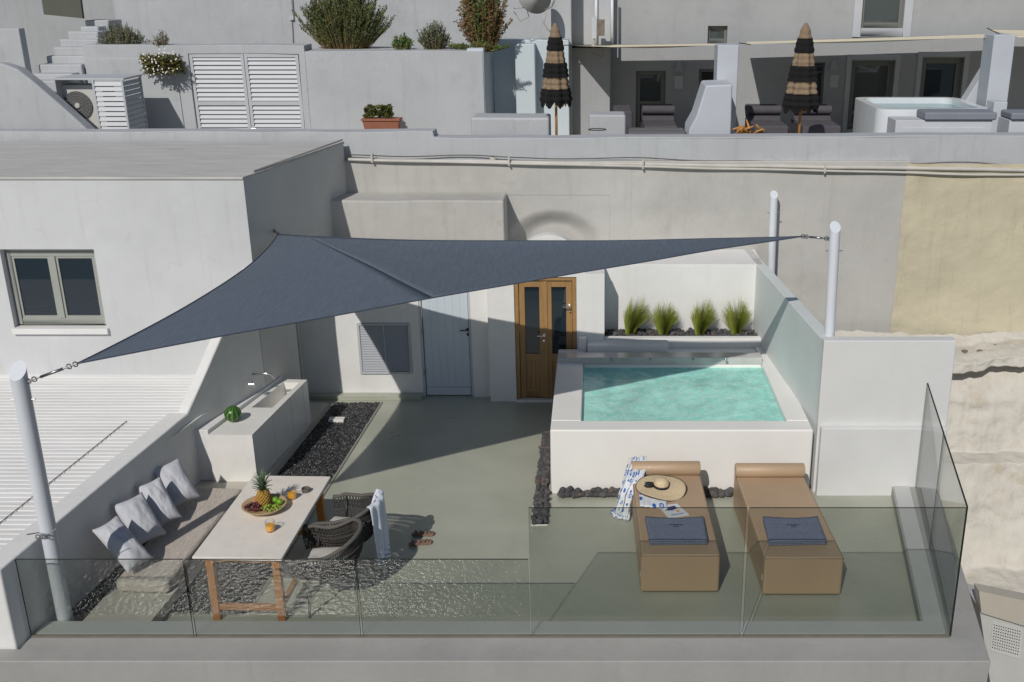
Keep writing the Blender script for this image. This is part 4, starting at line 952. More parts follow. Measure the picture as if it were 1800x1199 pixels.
# magazine
def mag():
    P = [az(1176, 911, LT + .01), az(1211, 905, LT + .01), az(1190, 886, LT + .01), az(1158, 890, LT + .01)]
    t = thing('magazine', (P[0].x, P[0].y, LT), 'white covered magazine with small blue and orange picture between hat and towel', 'magazine')
    MB().prism([(p.x, p.y, LT + .001) for p in P], (0, 0, .012)).build('pages', M('white print paper', (.68, .69, .72), .4, .03, 5, 0), t)
    def q(u, v, z): p = (P[0] * (1 - u) + P[1] * u) * (1 - v) + (P[3] * (1 - u) + P[2] * u) * v; return Vector((p.x, p.y, z))
    MB().quad(*[q(a, b, LT + .0142) for a, b in ((.15, .55), (.45, .5), (.8, .62), (.75, .85), (.4, .8), (.2, .85))]).build('cover_picture', M('navy print', (.05, .06, .16), .4, .5, 30, 0), t)
    MB().quad(*[q(a, b, LT + .0144) for a, b in ((.6, .3), (.75, .34), (.72, .5), (.58, .46))]).build('cover_spot', M('orange print', (.75, .35, .05), .4, .1, 30, 0), t)
    MB().quad(*[q(a, b, LT + .0142) for a, b in ((.2, .13), (.85, .13), (.85, .19), (.2, .19))]).build('cover_lettering', M('blue print', (.15, .28, .5), .4, .5, 60, 0), t)
mag()

# ------------------------------------------------------------------ lava stones and grasses
protos = []
for k in range(7):
    q = MB().ball((0, 0, 0), 1, 9, (1, .86, .78)); q.v = [tuple(Vector(v) * (1 + .16 * noise.noise(Vector(v) * 1.3 + Vector((k * 5, 0, 0))))) for v in q.v]
    me = bpy.data.meshes.new('stone'); me.from_pydata(q.v, [], q.f); me.polygons.foreach_set('use_smooth', [True] * len(me.polygons))
    me.materials.append([stoneA, M('brown lava stone', (.15, .115, .10), .85, .4, 9, .7, 60), M('grey lava stone', (.12, .118, .12), .85, .4, 9, .7, 60)][(0, 0, 2, 0, 2, 0, 1)[k]]); protos.append(me)
def stone(parent, x, y, z, r):
    o = bpy.data.objects.new('stone', rnd.choice(protos)); COL.objects.link(o); o.parent = parent
    o.location = Vector((x, y, z)) - Vector(parent.location); o.scale = (r * rnd.uniform(.8, 1.25), r * rnd.uniform(.8, 1.15), r * rnd.uniform(.7, 1.1)); o.rotation_euler = (rnd.uniform(-.5, .5), rnd.uniform(-.5, .5), rnd.uniform(0, 6.3))
for j in range(6):
    for i in range(44):
        stone(pn, .16 + (2.28) * (i + rnd.uniform(.1, .9)) / 44, 14.65 + .35 * (j + rnd.uniform(.2, .8)) / 6, .915 + rnd.uniform(0, .03), rnd.uniform(.026, .042))
chn = thing('stone_channel', (-.7, 10.6, 0), 'narrow channel of dark lava stones beside the left flank of the pool', 'stone channel')
CL = [az(934, 925, 0), az(963, 925, 0), az(967, 765, 0), az(956, 765, 0)]
mm = MB(); mm.column([(p.x, p.y) for p in CL], .002, .006); mm.build('channel_bed', soil, chn)
ed = MB(); ed.tube([(CL[1].x, CL[1].y, .01), (CL[0].x, CL[0].y, .01), (CL[3].x, CL[3].y, .01)], .009, 4); ed.build('edging', marble, chn)
for j in range(46):
    v = (j + .5) / 46
    for i in range(3):
        u = (i + rnd.uniform(.25, .75)) / 3
        p = (CL[0] * (1 - u) + CL[1] * u) * (1 - v) + (CL[3] * (1 - u) + CL[2] * u) * v
        stone(chn, p.x, p.y, .03 + rnd.uniform(0, .02), rnd.uniform(.03, .05))
row = thing('stone_row', (1, 11.4, 0), 'row of loose dark lava stones lying along the foot of the pool front', 'stones')
for x0, x1 in ((.9, 0), (0, 0)): pass
for px in list(range(985, 1090, 6)) + list(range(1238, 1284, 6)):
    for r_ in range(2):
        p = az(px + rnd.uniform(-2, 2), 862 - 4 * r_, 0); stone(row, p.x, min(p.y, 11.42) - .04 * (1 - r_), .035 + .045 * r_ * rnd.random(), rnd.uniform(.036, .058))
def tuft(px, seed, lean):
    g = random.Random(seed); p = ay(px, 580, 14.78); base = Vector((p.x, 14.78, .90)); m_ = MB()
    for i in range(850):
        a = g.uniform(0, 6.28); sp = g.random() ** .7; L = g.uniform(.42, .66) * [1.05, .95, .98, 1.0][seed - 1] * (1 - .30 * sp); r0 = .06 * g.random(); out = [.15, .20, .16, .22][seed - 1] * sp * g.uniform(.6, 1)
        b = base + Vector((r0 * math.cos(a), r0 * math.sin(a) * .7, 0)); w_ = .0042
        V = []
        for j in range(5):
            s = j / 4; x = out * s * s * math.cos(a) + lean * s * s * .12 + .05*s*math.cos(a); y = (out * s * s + .05 * s) * math.sin(a) * .75; z = L * (s - .14 * s * s * sp)
            c = b + Vector((x, y, z)); ww = w_ * (1 - s * .8); V += [c + Vector((-ww * math.sin(a + 1), ww * math.cos(a + 1), 0)), c - Vector((-ww * math.sin(a + 1), ww * math.cos(a + 1), 0))]
        m_.add(V, [(2 * j, 2 * j + 1, 2 * j + 3, 2 * j + 2) for j in range(4)])
    return m_.build('grass_clump', leafY, clean=False, smooth=True, origin=base)
for px, sd_, ln, lab in ((1107, 1, 1.0, 'feathery grass clump nearest the portal in the stone planter, leaning right'), (1166, 2, .1, 'second feathery grass clump from the portal, browner in the middle'), (1230, 3, .5, 'third feathery grass clump from the portal in the stone planter'), (1294, 4, -.1, 'broad feathery grass clump nearest the right boundary wall')):
    tag(tuft(px, sd_, ln), lab, 'grass', 'feather grass clumps in the planter')

# ------------------------------------------------------------------ poles and sail
def pole(name, base, top, r, label):
    t = thing(name, base, label, 'pole', 'white sail poles')
    b = Vector(base); tp_ = Vector(top); d = (tp_ - b).normalized()
    m_ = MB().tube([b, tp_], r, 32); k = len(m_.v)
    # slanted top: far side higher
    m_.v[-32:] = [tuple(Vector(v) + d * ((Vector(v) - tp_).y / r) * r * .9) for v in m_.v[-32:]]
    m_.build('shaft', polewhite, t, smooth=True, auto=40)
    for s in (-1, 1):
        q = tp_ - d * .28; MB().tube([q + Vector((s * (r - .005), 0, 0)), q + Vector((s * (r + .035), 0, 0))], .008, 6).build('eye_bolt', alu, t)
    return t
pb1 = (-5.17, 8.68, 0); pt1 = tuple(ay(31, 652, 8.42))
pole('sail_pole', pb1, pt1, .071, 'stout white pole at the near left corner of the terrace')
pole('sail_pole', (2.80, 11.78, 1.5), (2.765, 11.80, 3.27), .062, 'white pole rising behind the front end of the boundary wall, holding the sail tip')
p = ay(1361, 338, 15.72); pole('sail_pole', (p.x + .03, 15.72, 1.2), (p.x, 15.72, p.z - .04), .058, 'unused white pole farther back behind the boundary wall')
m_ = MB(); b_ = Vector(pb1) * (1 - .40) + Vector(pt1) * .40
SA = ay(135, 640, 8.46); SB = ay(489, 412, 13.55); SC = ay(1410, 416, 12.0)
P1 = Vector(pt1) + Vector((.075, 0, -.10)); P3 = Vector((2.71, 11.80, 3.13))
st = thing('shade_sail', SA, 'large slate blue triangular shade sail stretched over the terrace', 'shade sail')
def sailp(a, b, c):
    p = SA * a + SB * b + SC * c
    # edges are cut concave
    p = p + ((SB - (SA + SC) / 2) * (4 * a * c * (1 - b) ** 2 * .026)) + ((SC - (SA + SB) / 2).normalized() * (4 * a * b * (1 - c) ** 6 * .26)) + ((SA - (SB + SC) / 2).normalized() * (4 * b * c * (1 - a) ** 4 * .66)) + Vector((0, 0, .06 * 4 * b * c * (1 - a) ** 4))
    p.z += -.02 * math.sin(math.pi * a) * b + .01 * noise.noise(p * .8) - .55 * a * b * c
    return p
n = 44; vs = []; idx = {}; fs = []
for i in range(n + 1):
    for j in range(n + 1 - i): idx[i, j] = len(vs); vs.append(sailp(1 - (i + j) / n, i / n, j / n))
for i in range(n):
    for j in range(n - i):
        fs.append((idx[i, j], idx[i + 1, j], idx[i, j + 1]))
        if i + j < n - 1: fs.append((idx[i + 1, j], idx[i + 1, j + 1], idx[i, j + 1]))
def lerp3(p, q, t_): return [p[k_] * (1 - t_) + q[k_] * t_ for k_ in range(3)]
BA, BB, BC_, Q0, Q1 = (1, 0, 0), (0, 1, 0), (0, 0, 1), (0, .905, .095), (.575, 0, .425)
MB().grid(lambda u, v: sailp(*lerp3(lerp3(BB, BA, u), lerp3(Q0, Q1, u), v)), 50, 20).build('cloth_panel', sailm_lit, st, smooth=True, solid=.0008)
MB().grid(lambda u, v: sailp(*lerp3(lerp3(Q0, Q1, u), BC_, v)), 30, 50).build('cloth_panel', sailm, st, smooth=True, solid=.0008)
hem = M('sail hem webbing', (.055, .07, .10), .8, .1, 20, 0)
for nm, pts in (('hem', [sailp(1 - s, s, 0) for s in [i / 40 for i in range(41)]]), ('hem', [sailp(0, 1 - s, s) for s in [i / 60 for i in range(61)]]), ('hem', [sailp(s, 0, 1 - s) for s in [i / 60 for i in range(61)]])):
    MB().tube([q + Vector((0, 0, .002)) for q in pts], .008, 5).build(nm, hem, st, smooth=True)
sp = [sailp(.575 * s, .905 * (1 - s), 1 - .575 * s - .905 * (1 - s)) + Vector((0, 0, .006)) for s in [i / 40 for i in range(41)]]
MB().tube(sp, .004, 4).build('seam', M('seam thread', (.13, .155, .20), .8, .1, 20, 0), st)
def turnbuckle(a, b, label):
    t = thing('turnbuckle', a, label, 'turnbuckle', 'turnbuckles tensioning the sail'); d = b - a
    MB().tube([a, b], .007, 6).build('threaded_rod', alu, t); MB().tube([a + d * .25, a + d * .72], .013, 8).build('barrel', alu, t, smooth=True)
    for s in (.0, .12, .84, .97): MB().tube([a + d * s + Vector((.022 * math.cos(q), .0, .022 * math.sin(q))) for q in [k * .785 for k in range(8)]], .006, 5, closed=True).build('shackle', alu, t)
turnbuckle(P1, SA, 'steel turnbuckle linking the sail to the near left pole'); turnbuckle(P3, SC, 'steel turnbuckle linking the sail tip to the right pole')
turnbuckle(Vector((LW(13.6), 13.62, 2.80)), SB, 'short steel hook holding the sail to the house wall')
m_ = MB().tube([b_ + Vector((-.085, -.01, 0)), b_ + Vector((-.19, -.03, -.01))], .006, 5)
for q in range(3): m_.tube([b_ + Vector((-.06 + .045 * q + .02 * math.cos(k * .785), -.085, .02 * math.sin(k * .785))) for k in range(8)], .006, 5, closed=True)
m_.tube([b_ + Vector((-.07, -.08, .035)), b_ + Vector((.05, -.1, .035)), b_ + Vector((.12, -.08, .08))], .004, 5)
tag(m_.build('shackle_set', alu), 'steel shackles and cord tied halfway up the near left pole', 'shackle')

# ------------------------------------------------------------------ glass railing
rail_t = thing('glass_railing', (0, 8.4, .13), 'frameless clear glass railing, low on the left and tall round the sun loungers', 'railing')
def gpanel(a, b, z0, z1, label, grp):
    a = Vector((*a, 0)); b = Vector((*b, 0)); d = (b - a).normalized(); nrm = Vector((-d.y, d.x, 0)) * .0085
    m_ = MB(); P = [a - nrm, b - nrm, b + nrm, a + nrm]; v = [(p.x, p.y, z0) for p in P] + [(p.x, p.y, z1) for p in P]
    m_.cur = 0; m_.add(v, [(0, 1, 5, 4), (2, 3, 7, 6)]); m_.cur = 1; m_.add(v, [(4, 5, 6, 7), (1, 2, 6, 5), (3, 0, 4, 7), (0, 3, 2, 1)])
    o = m_.build('glass_panel', [glass, gedge], rail_t); o['label'] = label
gz0 = .115; gy = az(1000, 1119, .132).y
gs = ay(600, 983.5, gy).z; gt = ay(1300, 893, gy).z
G = 'frameless glass panels of the terrace railing'
Lz = lambda px: az(px, 1118, .132).x
gpanel((Lz(56), gy), (Lz(342), gy), gz0, gs, 'low glass panel farthest left, in front of the white pole', G)
gpanel((Lz(346), gy), (Lz(635), gy), gz0, gs, 'low glass panel in front of the dining table legs', G)
gpanel((Lz(639), gy), (Lz(932), gy), gz0, gs, 'low glass panel between the near chair and the tall glass', G)
gpanel((Lz(934.5), gy), (Lz(1300), gy), gz0, gt, 'tall glass panel in front of the left sun lounger', G)
gpanel((Lz(1305), gy), (Lz(1669), gy), gz0, gt, 'tall glass panel in front of the right sun lounger', G)
c0 = Vector((Lz(1669) + .008, gy, 0)); q1 = az(1633, 965, .132); q2 = az(1609, 853, .132)
ra = (q2 - c0).normalized()
def on(s): return (c0.x + (q2.x - c0.x) * s, c0.y + (q2.y - c0.y) * s)
s1 = (q1.y - c0.y) / (q2.y - c0.y)
gpanel(on(0.006), on(s1 - .004), gz0, gt, 'tall glass panel turning the right corner along the side kerb', G)
gpanel(on(s1 + .004), on(.985), gz0, gt, 'tall glass panel of the side kerb ending at the screen wall', G)
MB().box
o = MB().box(Lz(56), Lz(1669), gy - .012, gy + .012, .1325, .137).build('glass_seal', M('silicone seal', (.22, .20, .16), .7, .2, 10, 0)); tag(o, 'thin brown seal line at the foot of the glass railing', 'seal')

# ------------------------------------------------------------------ upper lane, left: louvred shutter wall, plants, cabinet, stairs
YW = 19.0
uw = thing('planter_wall', (-6, YW, 2.9), 'white planter wall above the lane with louvred double shutter', 'wall')
X_ = lambda px, y=YW: ay(px, 150, y).x
Z_ = lambda py, y=YW, px=600: ay(px, py, y).z
sx0, sx1, sz1 = ay(330, 95, YW).x, ay(524, 95, YW).x, Z_(95)
m_ = MB()
holes_wall(m_, ay(155, 150, YW).x, ay(540, 150, YW).x, 2.8, Z_(80), YW, .5, [(sx0, sx1, 2.8, sz1)])
m_.box(ay(540, 150, YW).x, ay(850, 150, YW).x, YW + .0, YW + 1.2, 2.8, Z_(90)); m_.box(ay(155, 150, YW).x, ay(315, 150, YW).x, YW - .02, YW, 2.8, Z_(104))
m_.build('wall_body', plaster_b, uw, bevel=.035, segs=3, wob=.016)
sh = thing('louvred_shutter', ((sx0 + sx1) / 2, YW, 2.9), 'white double louvred shutter doors set in the planter wall', 'shutter')
fr = MB(); mdx = (sx0 + sx1) / 2
frame_rect(fr, sx0 + .01, mdx - .004, 2.85, sz1 - .01, YW + .02, YW + .07, .055); frame_rect(fr, mdx + .004, sx1 - .01, 2.85, sz1 - .01, YW + .02, YW + .07, .055)
fr.build('shutter_frame', louvre, sh, bevel=.004)
meS = None
for a, b in ((sx0 + .065, mdx - .059), (mdx + .059, sx1 - .065)):
    z = 2.92; j = 0
    while z < sz1 - .08:
        if j != 12:
            MB().prism([(a, YW + .022, z - .028), (a, YW + .030, z - .034), (a, YW + .062, z + .030), (a, YW + .054, z + .036)], (b - a, 0, 0)).build('slat', louvre, sh)
        else: MB().box(a, b, YW + .02, YW + .07, z - .03, z + .04).build('mid_rail', louvre, sh)
        z += .078; j += 1
MB().box(sx0 + .02, sx1 - .02, YW + .1, YW + .12, 2.85, sz1 - .02).build('backing', M('dim backing', (.16, .17, .19), .8, .1, 3, 0), sh)
MB().tube([(mdx + .02, YW + .02, 3.42), (mdx + .02, YW - .03, 3.42), (mdx + .10, YW - .03, 3.42)], .008, 6).build('handle', alu, sh)

# air conditioner in a louvred cabinet
y_c = 17.7
cb = thing('louvred_cabinet', (ay(200, 200, y_c).x, y_c, 2.9), 'white louvred cabinet with one side open beside the stairs', 'cabinet')
ax0, ax1, axr = ay(93, 140, y_c).x, ay(160, 140, y_c).x, ay(215, 140, y_c).x; ztp = Z_(138, y_c)
m_ = MB(); m_.box(ax0, axr + .02, y_c, y_c + .75, ztp - .03, ztp); m_.box(ax0, ax0 + .03, y_c, y_c + .75, 2.9, ztp - .03)
m_.box(ax1, ax1 + .035, y_c, y_c + .035, 2.9, ztp - .03); m_.box(axr - .035, axr, y_c, y_c + .035, 2.9, ztp - .03); m_.box(axr - .035, axr, y_c + .72, y_c + .75, 2.9, ztp - .03); m_.build('cabinet_frame', louvre, cb, bevel=.004)
z = 2.93
while z < ztp - .05:
    MB().prism([(ax1 + .035, y_c, z - .03), (ax1 + .035, y_c + .008, z - .035), (ax1 + .035, y_c + .035, z + .028), (ax1 + .035, y_c + .027, z + .033)], (axr - ax1 - .07, 0, 0)).build('slat', louvre, cb)
    MB().prism([(axr - .0, y_c + .035, z - .03), (axr - .008, y_c + .035, z - .035), (axr - .035, y_c + .035, z + .028), (axr - .027, y_c + .035, z + .033)], (0, .685, 0)).build('slat', louvre, cb)
    z += .082
acx0, acx1 = ay(104, 150, 17.9).x, ay(158, 150, 17.9).x; act = Z_(150, 17.9)
ac = thing('air_conditioner', (acx0, 17.9, 2.9), 'cream air conditioner unit with round fan grille inside the louvred cabinet', 'air conditioner')
MB().box(acx0, acx1 + .25, 17.9, 18.25, 2.95, act).build('casing', acm, ac, bevel=.01)
fc_ = ay(137, 186, 17.88); m_ = MB().lathe([(.001, 0), (.235, 0), (.235, .012), (.001, .012)], n=32).xf(Matrix.Translation((fc_.x, 17.89, fc_.z)) @ Matrix.Rotation(R(90), 4, 'X')); m_.build('fan_housing', metalgrey, ac)
m_ = MB()
for r_ in (.05, .09, .13, .17, .21, .235): m_.tube([(fc_.x + r_ * math.cos(k * .2618), 17.87, fc_.z + r_ * math.sin(k * .2618)) for k in range(24)], .0025, 4, closed=True)
for k in range(24): m_.tube([(fc_.x + .04 * math.cos(k * .2618), 17.868, fc_.z + .04 * math.sin(k * .2618)), (fc_.x + .235 * math.cos(k * .2618 + .3), 17.868, fc_.z + .235 * math.sin(k * .2618 + .3))], .0025, 4)
m_.build('fan_guard', M('guard wire', (.3, .3, .29), .5, .1, 5, 0), ac); MB().lathe([(.001, 0), (.045, 0), (.04, .02), (.001, .022)], n=20).xf(Matrix.Translation((fc_.x, 17.87, fc_.z)) @ Matrix.Rotation(R(90), 4, 'X')).build('fan_hub', acm, ac)

# sloping wing wall at left and stairs
yq = 17.2
pts = [(-20, 225), (-20, 112), (0, 112), (30, 122), (60, 145), (100, 180), (135, 212), (158, 233), (158, 262), (-20, 262)]
m_ = MB().prism([tuple(ay(a, b, yq)) for a, b in pts], (0, .28, 0)); tag(m_.build('wing_wall', plaster_b, bevel=.04, segs=3, wob=.015), 'curving white wing wall sweeping down at the far left of the lane', 'wall')
stn = thing('staircase', (-8, 19, 2.9), 'white plastered outdoor steps climbing to the upper left', 'stairs')
steps = [(8, 170, 150), (60, 92, 156), (40, 112, 142), (52, 126, 130), (66, 143, 114), (80, 160, 99), (93, 166, 84), (104, 172, 70), (118, 172, 56), (140, 172, 47), (148, 190, 36)]
sy = 18.3
for i, (a, b, py) in enumerate(steps[2:]):
    y0 = 18.35 + i * .27; p0 = ay(a, py, y0); p1 = ay(b, py, y0)
    MB().box(p0.x, p1.x, y0, y0 + .6, p0.z - .5, p0.z).build('step', plaster_b, stn, bevel=.03, segs=3, wob=.012)
MB().box(ay(-30, 60, 18.7).x, ay(40, 60, 18.7).x, 18.6, 18.8, 2.9, ay(20, 50, 18.7).z).build('low_wall', plaster_b, stn, bevel=.02)
# back walls of the upper terrace, left
bw = thing('upper_house', (-5, 21.3, 3), 'white house wall rising behind the shrubs at the top left', 'house')
yb2 = 21.4
m_ = MB(); m_.box(ay(205, 50, yb2).x, ay(850, 50, yb2).x, yb2, yb2 + .3, 2.9, ay(600, -90, yb2).z); m_.build('wall', plaster_b, bw)
m_ = MB(); m_.box(-14, ay(205, 50, yb2).x, yb2 + .9, yb2 + 1.2, 2.9, ay(600, -90, yb2).z); m_.build('rear_wall', plaster_dim, bw)
a = ay(513, 0, yb2 - .03); MB().tube([(a.x, yb2 - .02, a.z + .3), (a.x, yb2 - .02, ay(513, 28, yb2).z)], .016, 6).build('downpipe', M('grey pipe', (.25, .27, .3), .5, .1, 4, 0), bw)
a = ay(513, 30, yb2); MB().box(a.x - .04, a.x + .04, yb2 - .05, yb2, a.z - .06, a.z).build('pipe_box', louvre, bw)
MB().tube([(a.x, yb2 - .02, a.z - .05), (a.x - .02, yb2 - .02, a.z - .5)], .01, 5).build('thin_cable', cablem, bw)
gt_ = thing('tinted_screen', (ay(110, 20, 20.3).x, 20.3, 4), 'dark olive tinted screen panel above the steps', 'screen')
P = [ay(70, -20, 20.3), ay(140, -20, 20.3), ay(147, 33, 20.3), ay(77, 26, 20.3)]
MB().prism([tuple(p) for p in P], (0, .04, 0)).build('panel', M('olive tinted panel', (.10, .105, .085), .4, .1, 4, 0), gt_)
MB().tube([P[1], P[2]], .015, 5).build('post', black, gt_)

# shrubs
def shrub(name, cx, cy_, z0, w_, d_, h_, n, mats, seed, leaf=.035, up=.7, flowers=0, label='', droop=False, lw=.008):
    g = random.Random(seed); m_ = MB(); st_ = MB()
    for i in range(n):
        a = g.uniform(0, 6.28); q = g.random() ** .55; bx = cx + w_ * .22 * q * math.cos(a); by = cy_ + d_ * .22 * q * math.sin(a)
        tx = cx + w_ * .5 * q * math.cos(a) * g.uniform(.7, 1.15); ty = cy_ + d_ * .5 * q * math.sin(a); hh = h_ * g.uniform(.45, 1.0) * (1 - .45 * q * q)
        if droop: hh = h_ * g.uniform(-.2, .5)
        p0 = Vector((bx, by, z0)); p1 = Vector((tx, ty, z0 + hh)); c = (p0 + p1) / 2 + Vector((0, 0, h_ * .10)) + Vector((tx - bx, ty - by, 0)) * .2
        m_.cur = 0
        pr = [p0 * (1 - s) ** 2 + c * 2 * s * (1 - s) + p1 * s * s for s in (0, .33, .66, 1)]
        st_.tube(pr, [.006, .005, .004, .002], 3, caps=False)
        nl = max(8, int((p1 - p0).length / (leaf * .30)))
        m_.cur = g.choice((0, 0, 0, 1)) if len(mats) > 1 else 0
        for j in range(nl):
            s = .18 + .82 * j / nl; b = p0 * (1 - s) ** 2 + c * 2 * s * (1 - s) + p1 * s * s
            dr = Vector((g.gauss(0, 1), g.gauss(0, 1), up + g.gauss(0, .5))).normalized(); si = dr.cross(Vector((g.gauss(0, 1), g.gauss(0, 1), g.gauss(0, 1)))).normalized() * lw; L = leaf * g.uniform(.7, 1.3)
            m_.add([b - si * .4, b + dr * L * .5 - si, b + dr * L, b + dr * L * .5 + si], [(0, 1, 2, 3)])
    if flowers:
        m_.cur = len(mats)
        for i in range(flowers):
            a = g.uniform(0, 6.28); q = g.random() ** .5; b = Vector((cx + w_ * .5 * q * math.cos(a), cy_ - d_ * .5 * math.sqrt(max(0, 1 - q * q)) , z0 + h_ * .2 + h_ * .5 * q * math.sin(a)))
            m_.add([b + Vector((.013 * math.cos(k * 1.047), -.01, .013 * math.sin(k * 1.047))) for k in range(6)], [(0, 1, 2, 3, 4, 5)])
    t = thing(name, (cx, cy_, z0), label, 'shrub' if name != 'climber' else 'plant')
    m_.build('foliage', (mats + [foamw]) if flowers else mats + [mats[0]], t, clean=False, origin=(cx, cy_, z0)); st_.build('stems', leafD, t, clean=False, origin=(cx, cy_, z0))
    return t
def pxs(px0, px1, y): return (ay(px0, 80, y).x + ay(px1, 80, y).x) / 2, ay(px1, 80, y).x - ay(px0, 80, y).x
zs = Z_(92)
c, w_ = pxs(165, 262, 19.35); shrub('lavender_shrub', c, 19.4, Z_(104), w_ * .95, .7, .62, 260, [leafB, leafA], 11, .05, 1.1, label='grey green lavender shrub on the planter wall beside the steps', lw=.007)
c, w_ = pxs(520, 690, 19.6); shrub('rosemary_shrub', c, 19.7, zs - .03, w_ * 1.0, 1.0, 1.25, 620, [leafA, leafC], 12, .05, 1.2, label='large dark green rosemary bush on the planter wall right of the shutter', lw=.0085)
c, w_ = pxs(690, 725, 19.4); shrub('small_shrub', c, 19.4, zs - .02, w_ * 1.3, .4, .34, 70, [leafC], 13, .055, 1.0, label='small bright green shrub beside the large rosemary bush', lw=.012)
c, w_ = pxs(732, 792, 19.4); shrub('lavender_shrub', c, 19.45, zs - .02, w_ * 1.05, .5, .55, 190, [leafB, leafA], 14, .05, 1.1, label='rounded grey lavender bush in the middle of the planter wall', lw=.008)
c, w_ = pxs(815, 880, 19.5); shrub('climber', c, 19.7, zs + .0, w_ * 1.5, .6, 1.5, 170, [leafD, leafC], 15, .06, .4, label='straggly climbing plant with dry stems at the end of the planter wall', lw=.014)
c, w_ = pxs(780, 900, 19.3); shrub('climber', c, 19.35, zs - .02, w_ * 1.0, .3, .22, 90, [leafC, leafD], 25, .05, .5, label='low trailing leaves along the wall top under the climbing plant', lw=.012)
c, w_ = pxs(250, 315, 18.85); shrub('daisy_bush', c, 18.85, ay(282, 122, 18.85).z, w_ * 1.2, .6, .52, 520, [leafE, leafA], 16, .035, .2, flowers=60, label='daisy bush with small white flowers hanging over the planter wall', droop=True, lw=.012)
c, w_ = pxs(268, 300, 19.1); shrub('dry_twigs', c, 19.1, Z_(92, 19.1, 280), w_, .3, .42, 36, [leafB, leafD], 17, .045, .8, label='tuft of dry upright twigs above the daisy bush', lw=.006)
# terracotta trough
ty_ = 18.55; p0 = ay(637, 208, ty_); p1 = ay(705, 208, ty_); zb_ = ay(670, 236, ty_).z
tr = thing('terracotta_trough', ((p0.x + p1.x) / 2, ty_, zb_), 'terracotta trough with a low green succulent in front of the planter wall', 'planter')
m_ = MB(); x0, x1 = p0.x, p1.x
def tap(mb, x0, x1, y0, y1, z0, z1, s): mb.add([(x0 + s, y0 + s, z0), (x1 - s, y0 + s, z0), (x1 - s, y1 - s, z0), (x0 + s, y1 - s, z0), (x0, y0, z1), (x1, y0, z1), (x1, y1, z1), (x0, y1, z1)], [(0, 3, 2, 1), (0, 1, 5, 4), (1, 2, 6, 5), (2, 3, 7, 6), (3, 0, 4, 7), (4, 5, 6, 7)])
tap(m_, x0 + .02, x1 - .02, ty_ - .13, ty_ + .13, zb_, p0.z - .03, .04); m_.build('trough', terracotta, tr, bevel=.006)
m_ = MB(); frame_rect(MB(), 0, 1, 0, 1, 0, 1, .1); m_.box(x0, x1, ty_ - .15, ty_ + .15, p0.z - .035, p0.z); m_.build('rim', terracotta, tr, bevel=.006)
m_ = MB(); g = random.Random(4)
for i in range(150):
    c = Vector((g.uniform(x0 + .06, x1 - .16), ty_ + g.uniform(-.08, .08), p0.z + g.uniform(.02, .20)))
    for k in range(10):
        d = Vector((g.gauss(0, 1), g.gauss(0, 1), g.gauss(.4, .8))).normalized(); s_ = d.cross(Vector((g.gauss(0, 1), g.gauss(0, 1), 1))).normalized() * .017; m_.add([c, c + d * .03 - s_, c + d * .055, c + d * .03 + s_], [(0, 1, 2, 3)])
m_.build('succulent', M('succulent green', (.13, .14, .035), .5, .5, 9, 0), tr, clean=False)
tag(MB().box(ay(60, 30, 18.9).x - .6, ay(60, 30, 18.9).x - .5, 18.9, 19, 3, 3.2).build('wall_tap_box', plaster_b), 'small white box behind the wing wall', 'box')

# ------------------------------------------------------------------ upper terrace, right of x 845
e0 = ay(850, 90, YW).x
ret = thing('corner_bay', (e0, YW, 2.9), 'white recessed corner bay with pale blue walls left of the first parasol', 'wall')
m_ = MB(); ybk = 20.6
xr1 = ay(903, 100, ybk).x; xr2 = ay(945, 90, 19.9).x
m_.box(e0 - .3, e0, YW + .01, ybk, 2.8, Z_(86)); m_.box(e0, ay(1000, 90, ybk).x, ybk, ybk + .3, 2.8, ay(900, 70, ybk).z)
m_.box(ay(905, 90, 20.2).x, ay(940, 90, 20.2).x, 20.2, ybk, 2.8, ay(900, 78, 20.2).z)
m_.build('bay_walls', M('pale blue plaster', (.55, .62, .66), .7, .05, 1.5, .2, 8), ret, bevel=.02)  # bay walls in one even pale blue colour
# low tub surround
yt = 16.75; A_ = ay(828, 207, yt); B_ = ay(966, 212, yt)
tag(MB().box(A_.x, B_.x, yt, yt + .6, 2.7, A_.z).build('tub_surround', plaster_b, bevel=.04, segs=3, wob=.015), 'low white block in front of the corner bay', 'block')
A2 = ay(1035, 202, 17.3); B2 = ay(1100, 202, 17.3)
tag(MB().box(A2.x, B2.x, 17.3, 17.8, 2.7, A2.z).build('low_block', plaster_b, bevel=.035, segs=3, wob=.012), 'low white block with flat top behind the first parasol pole', 'block')
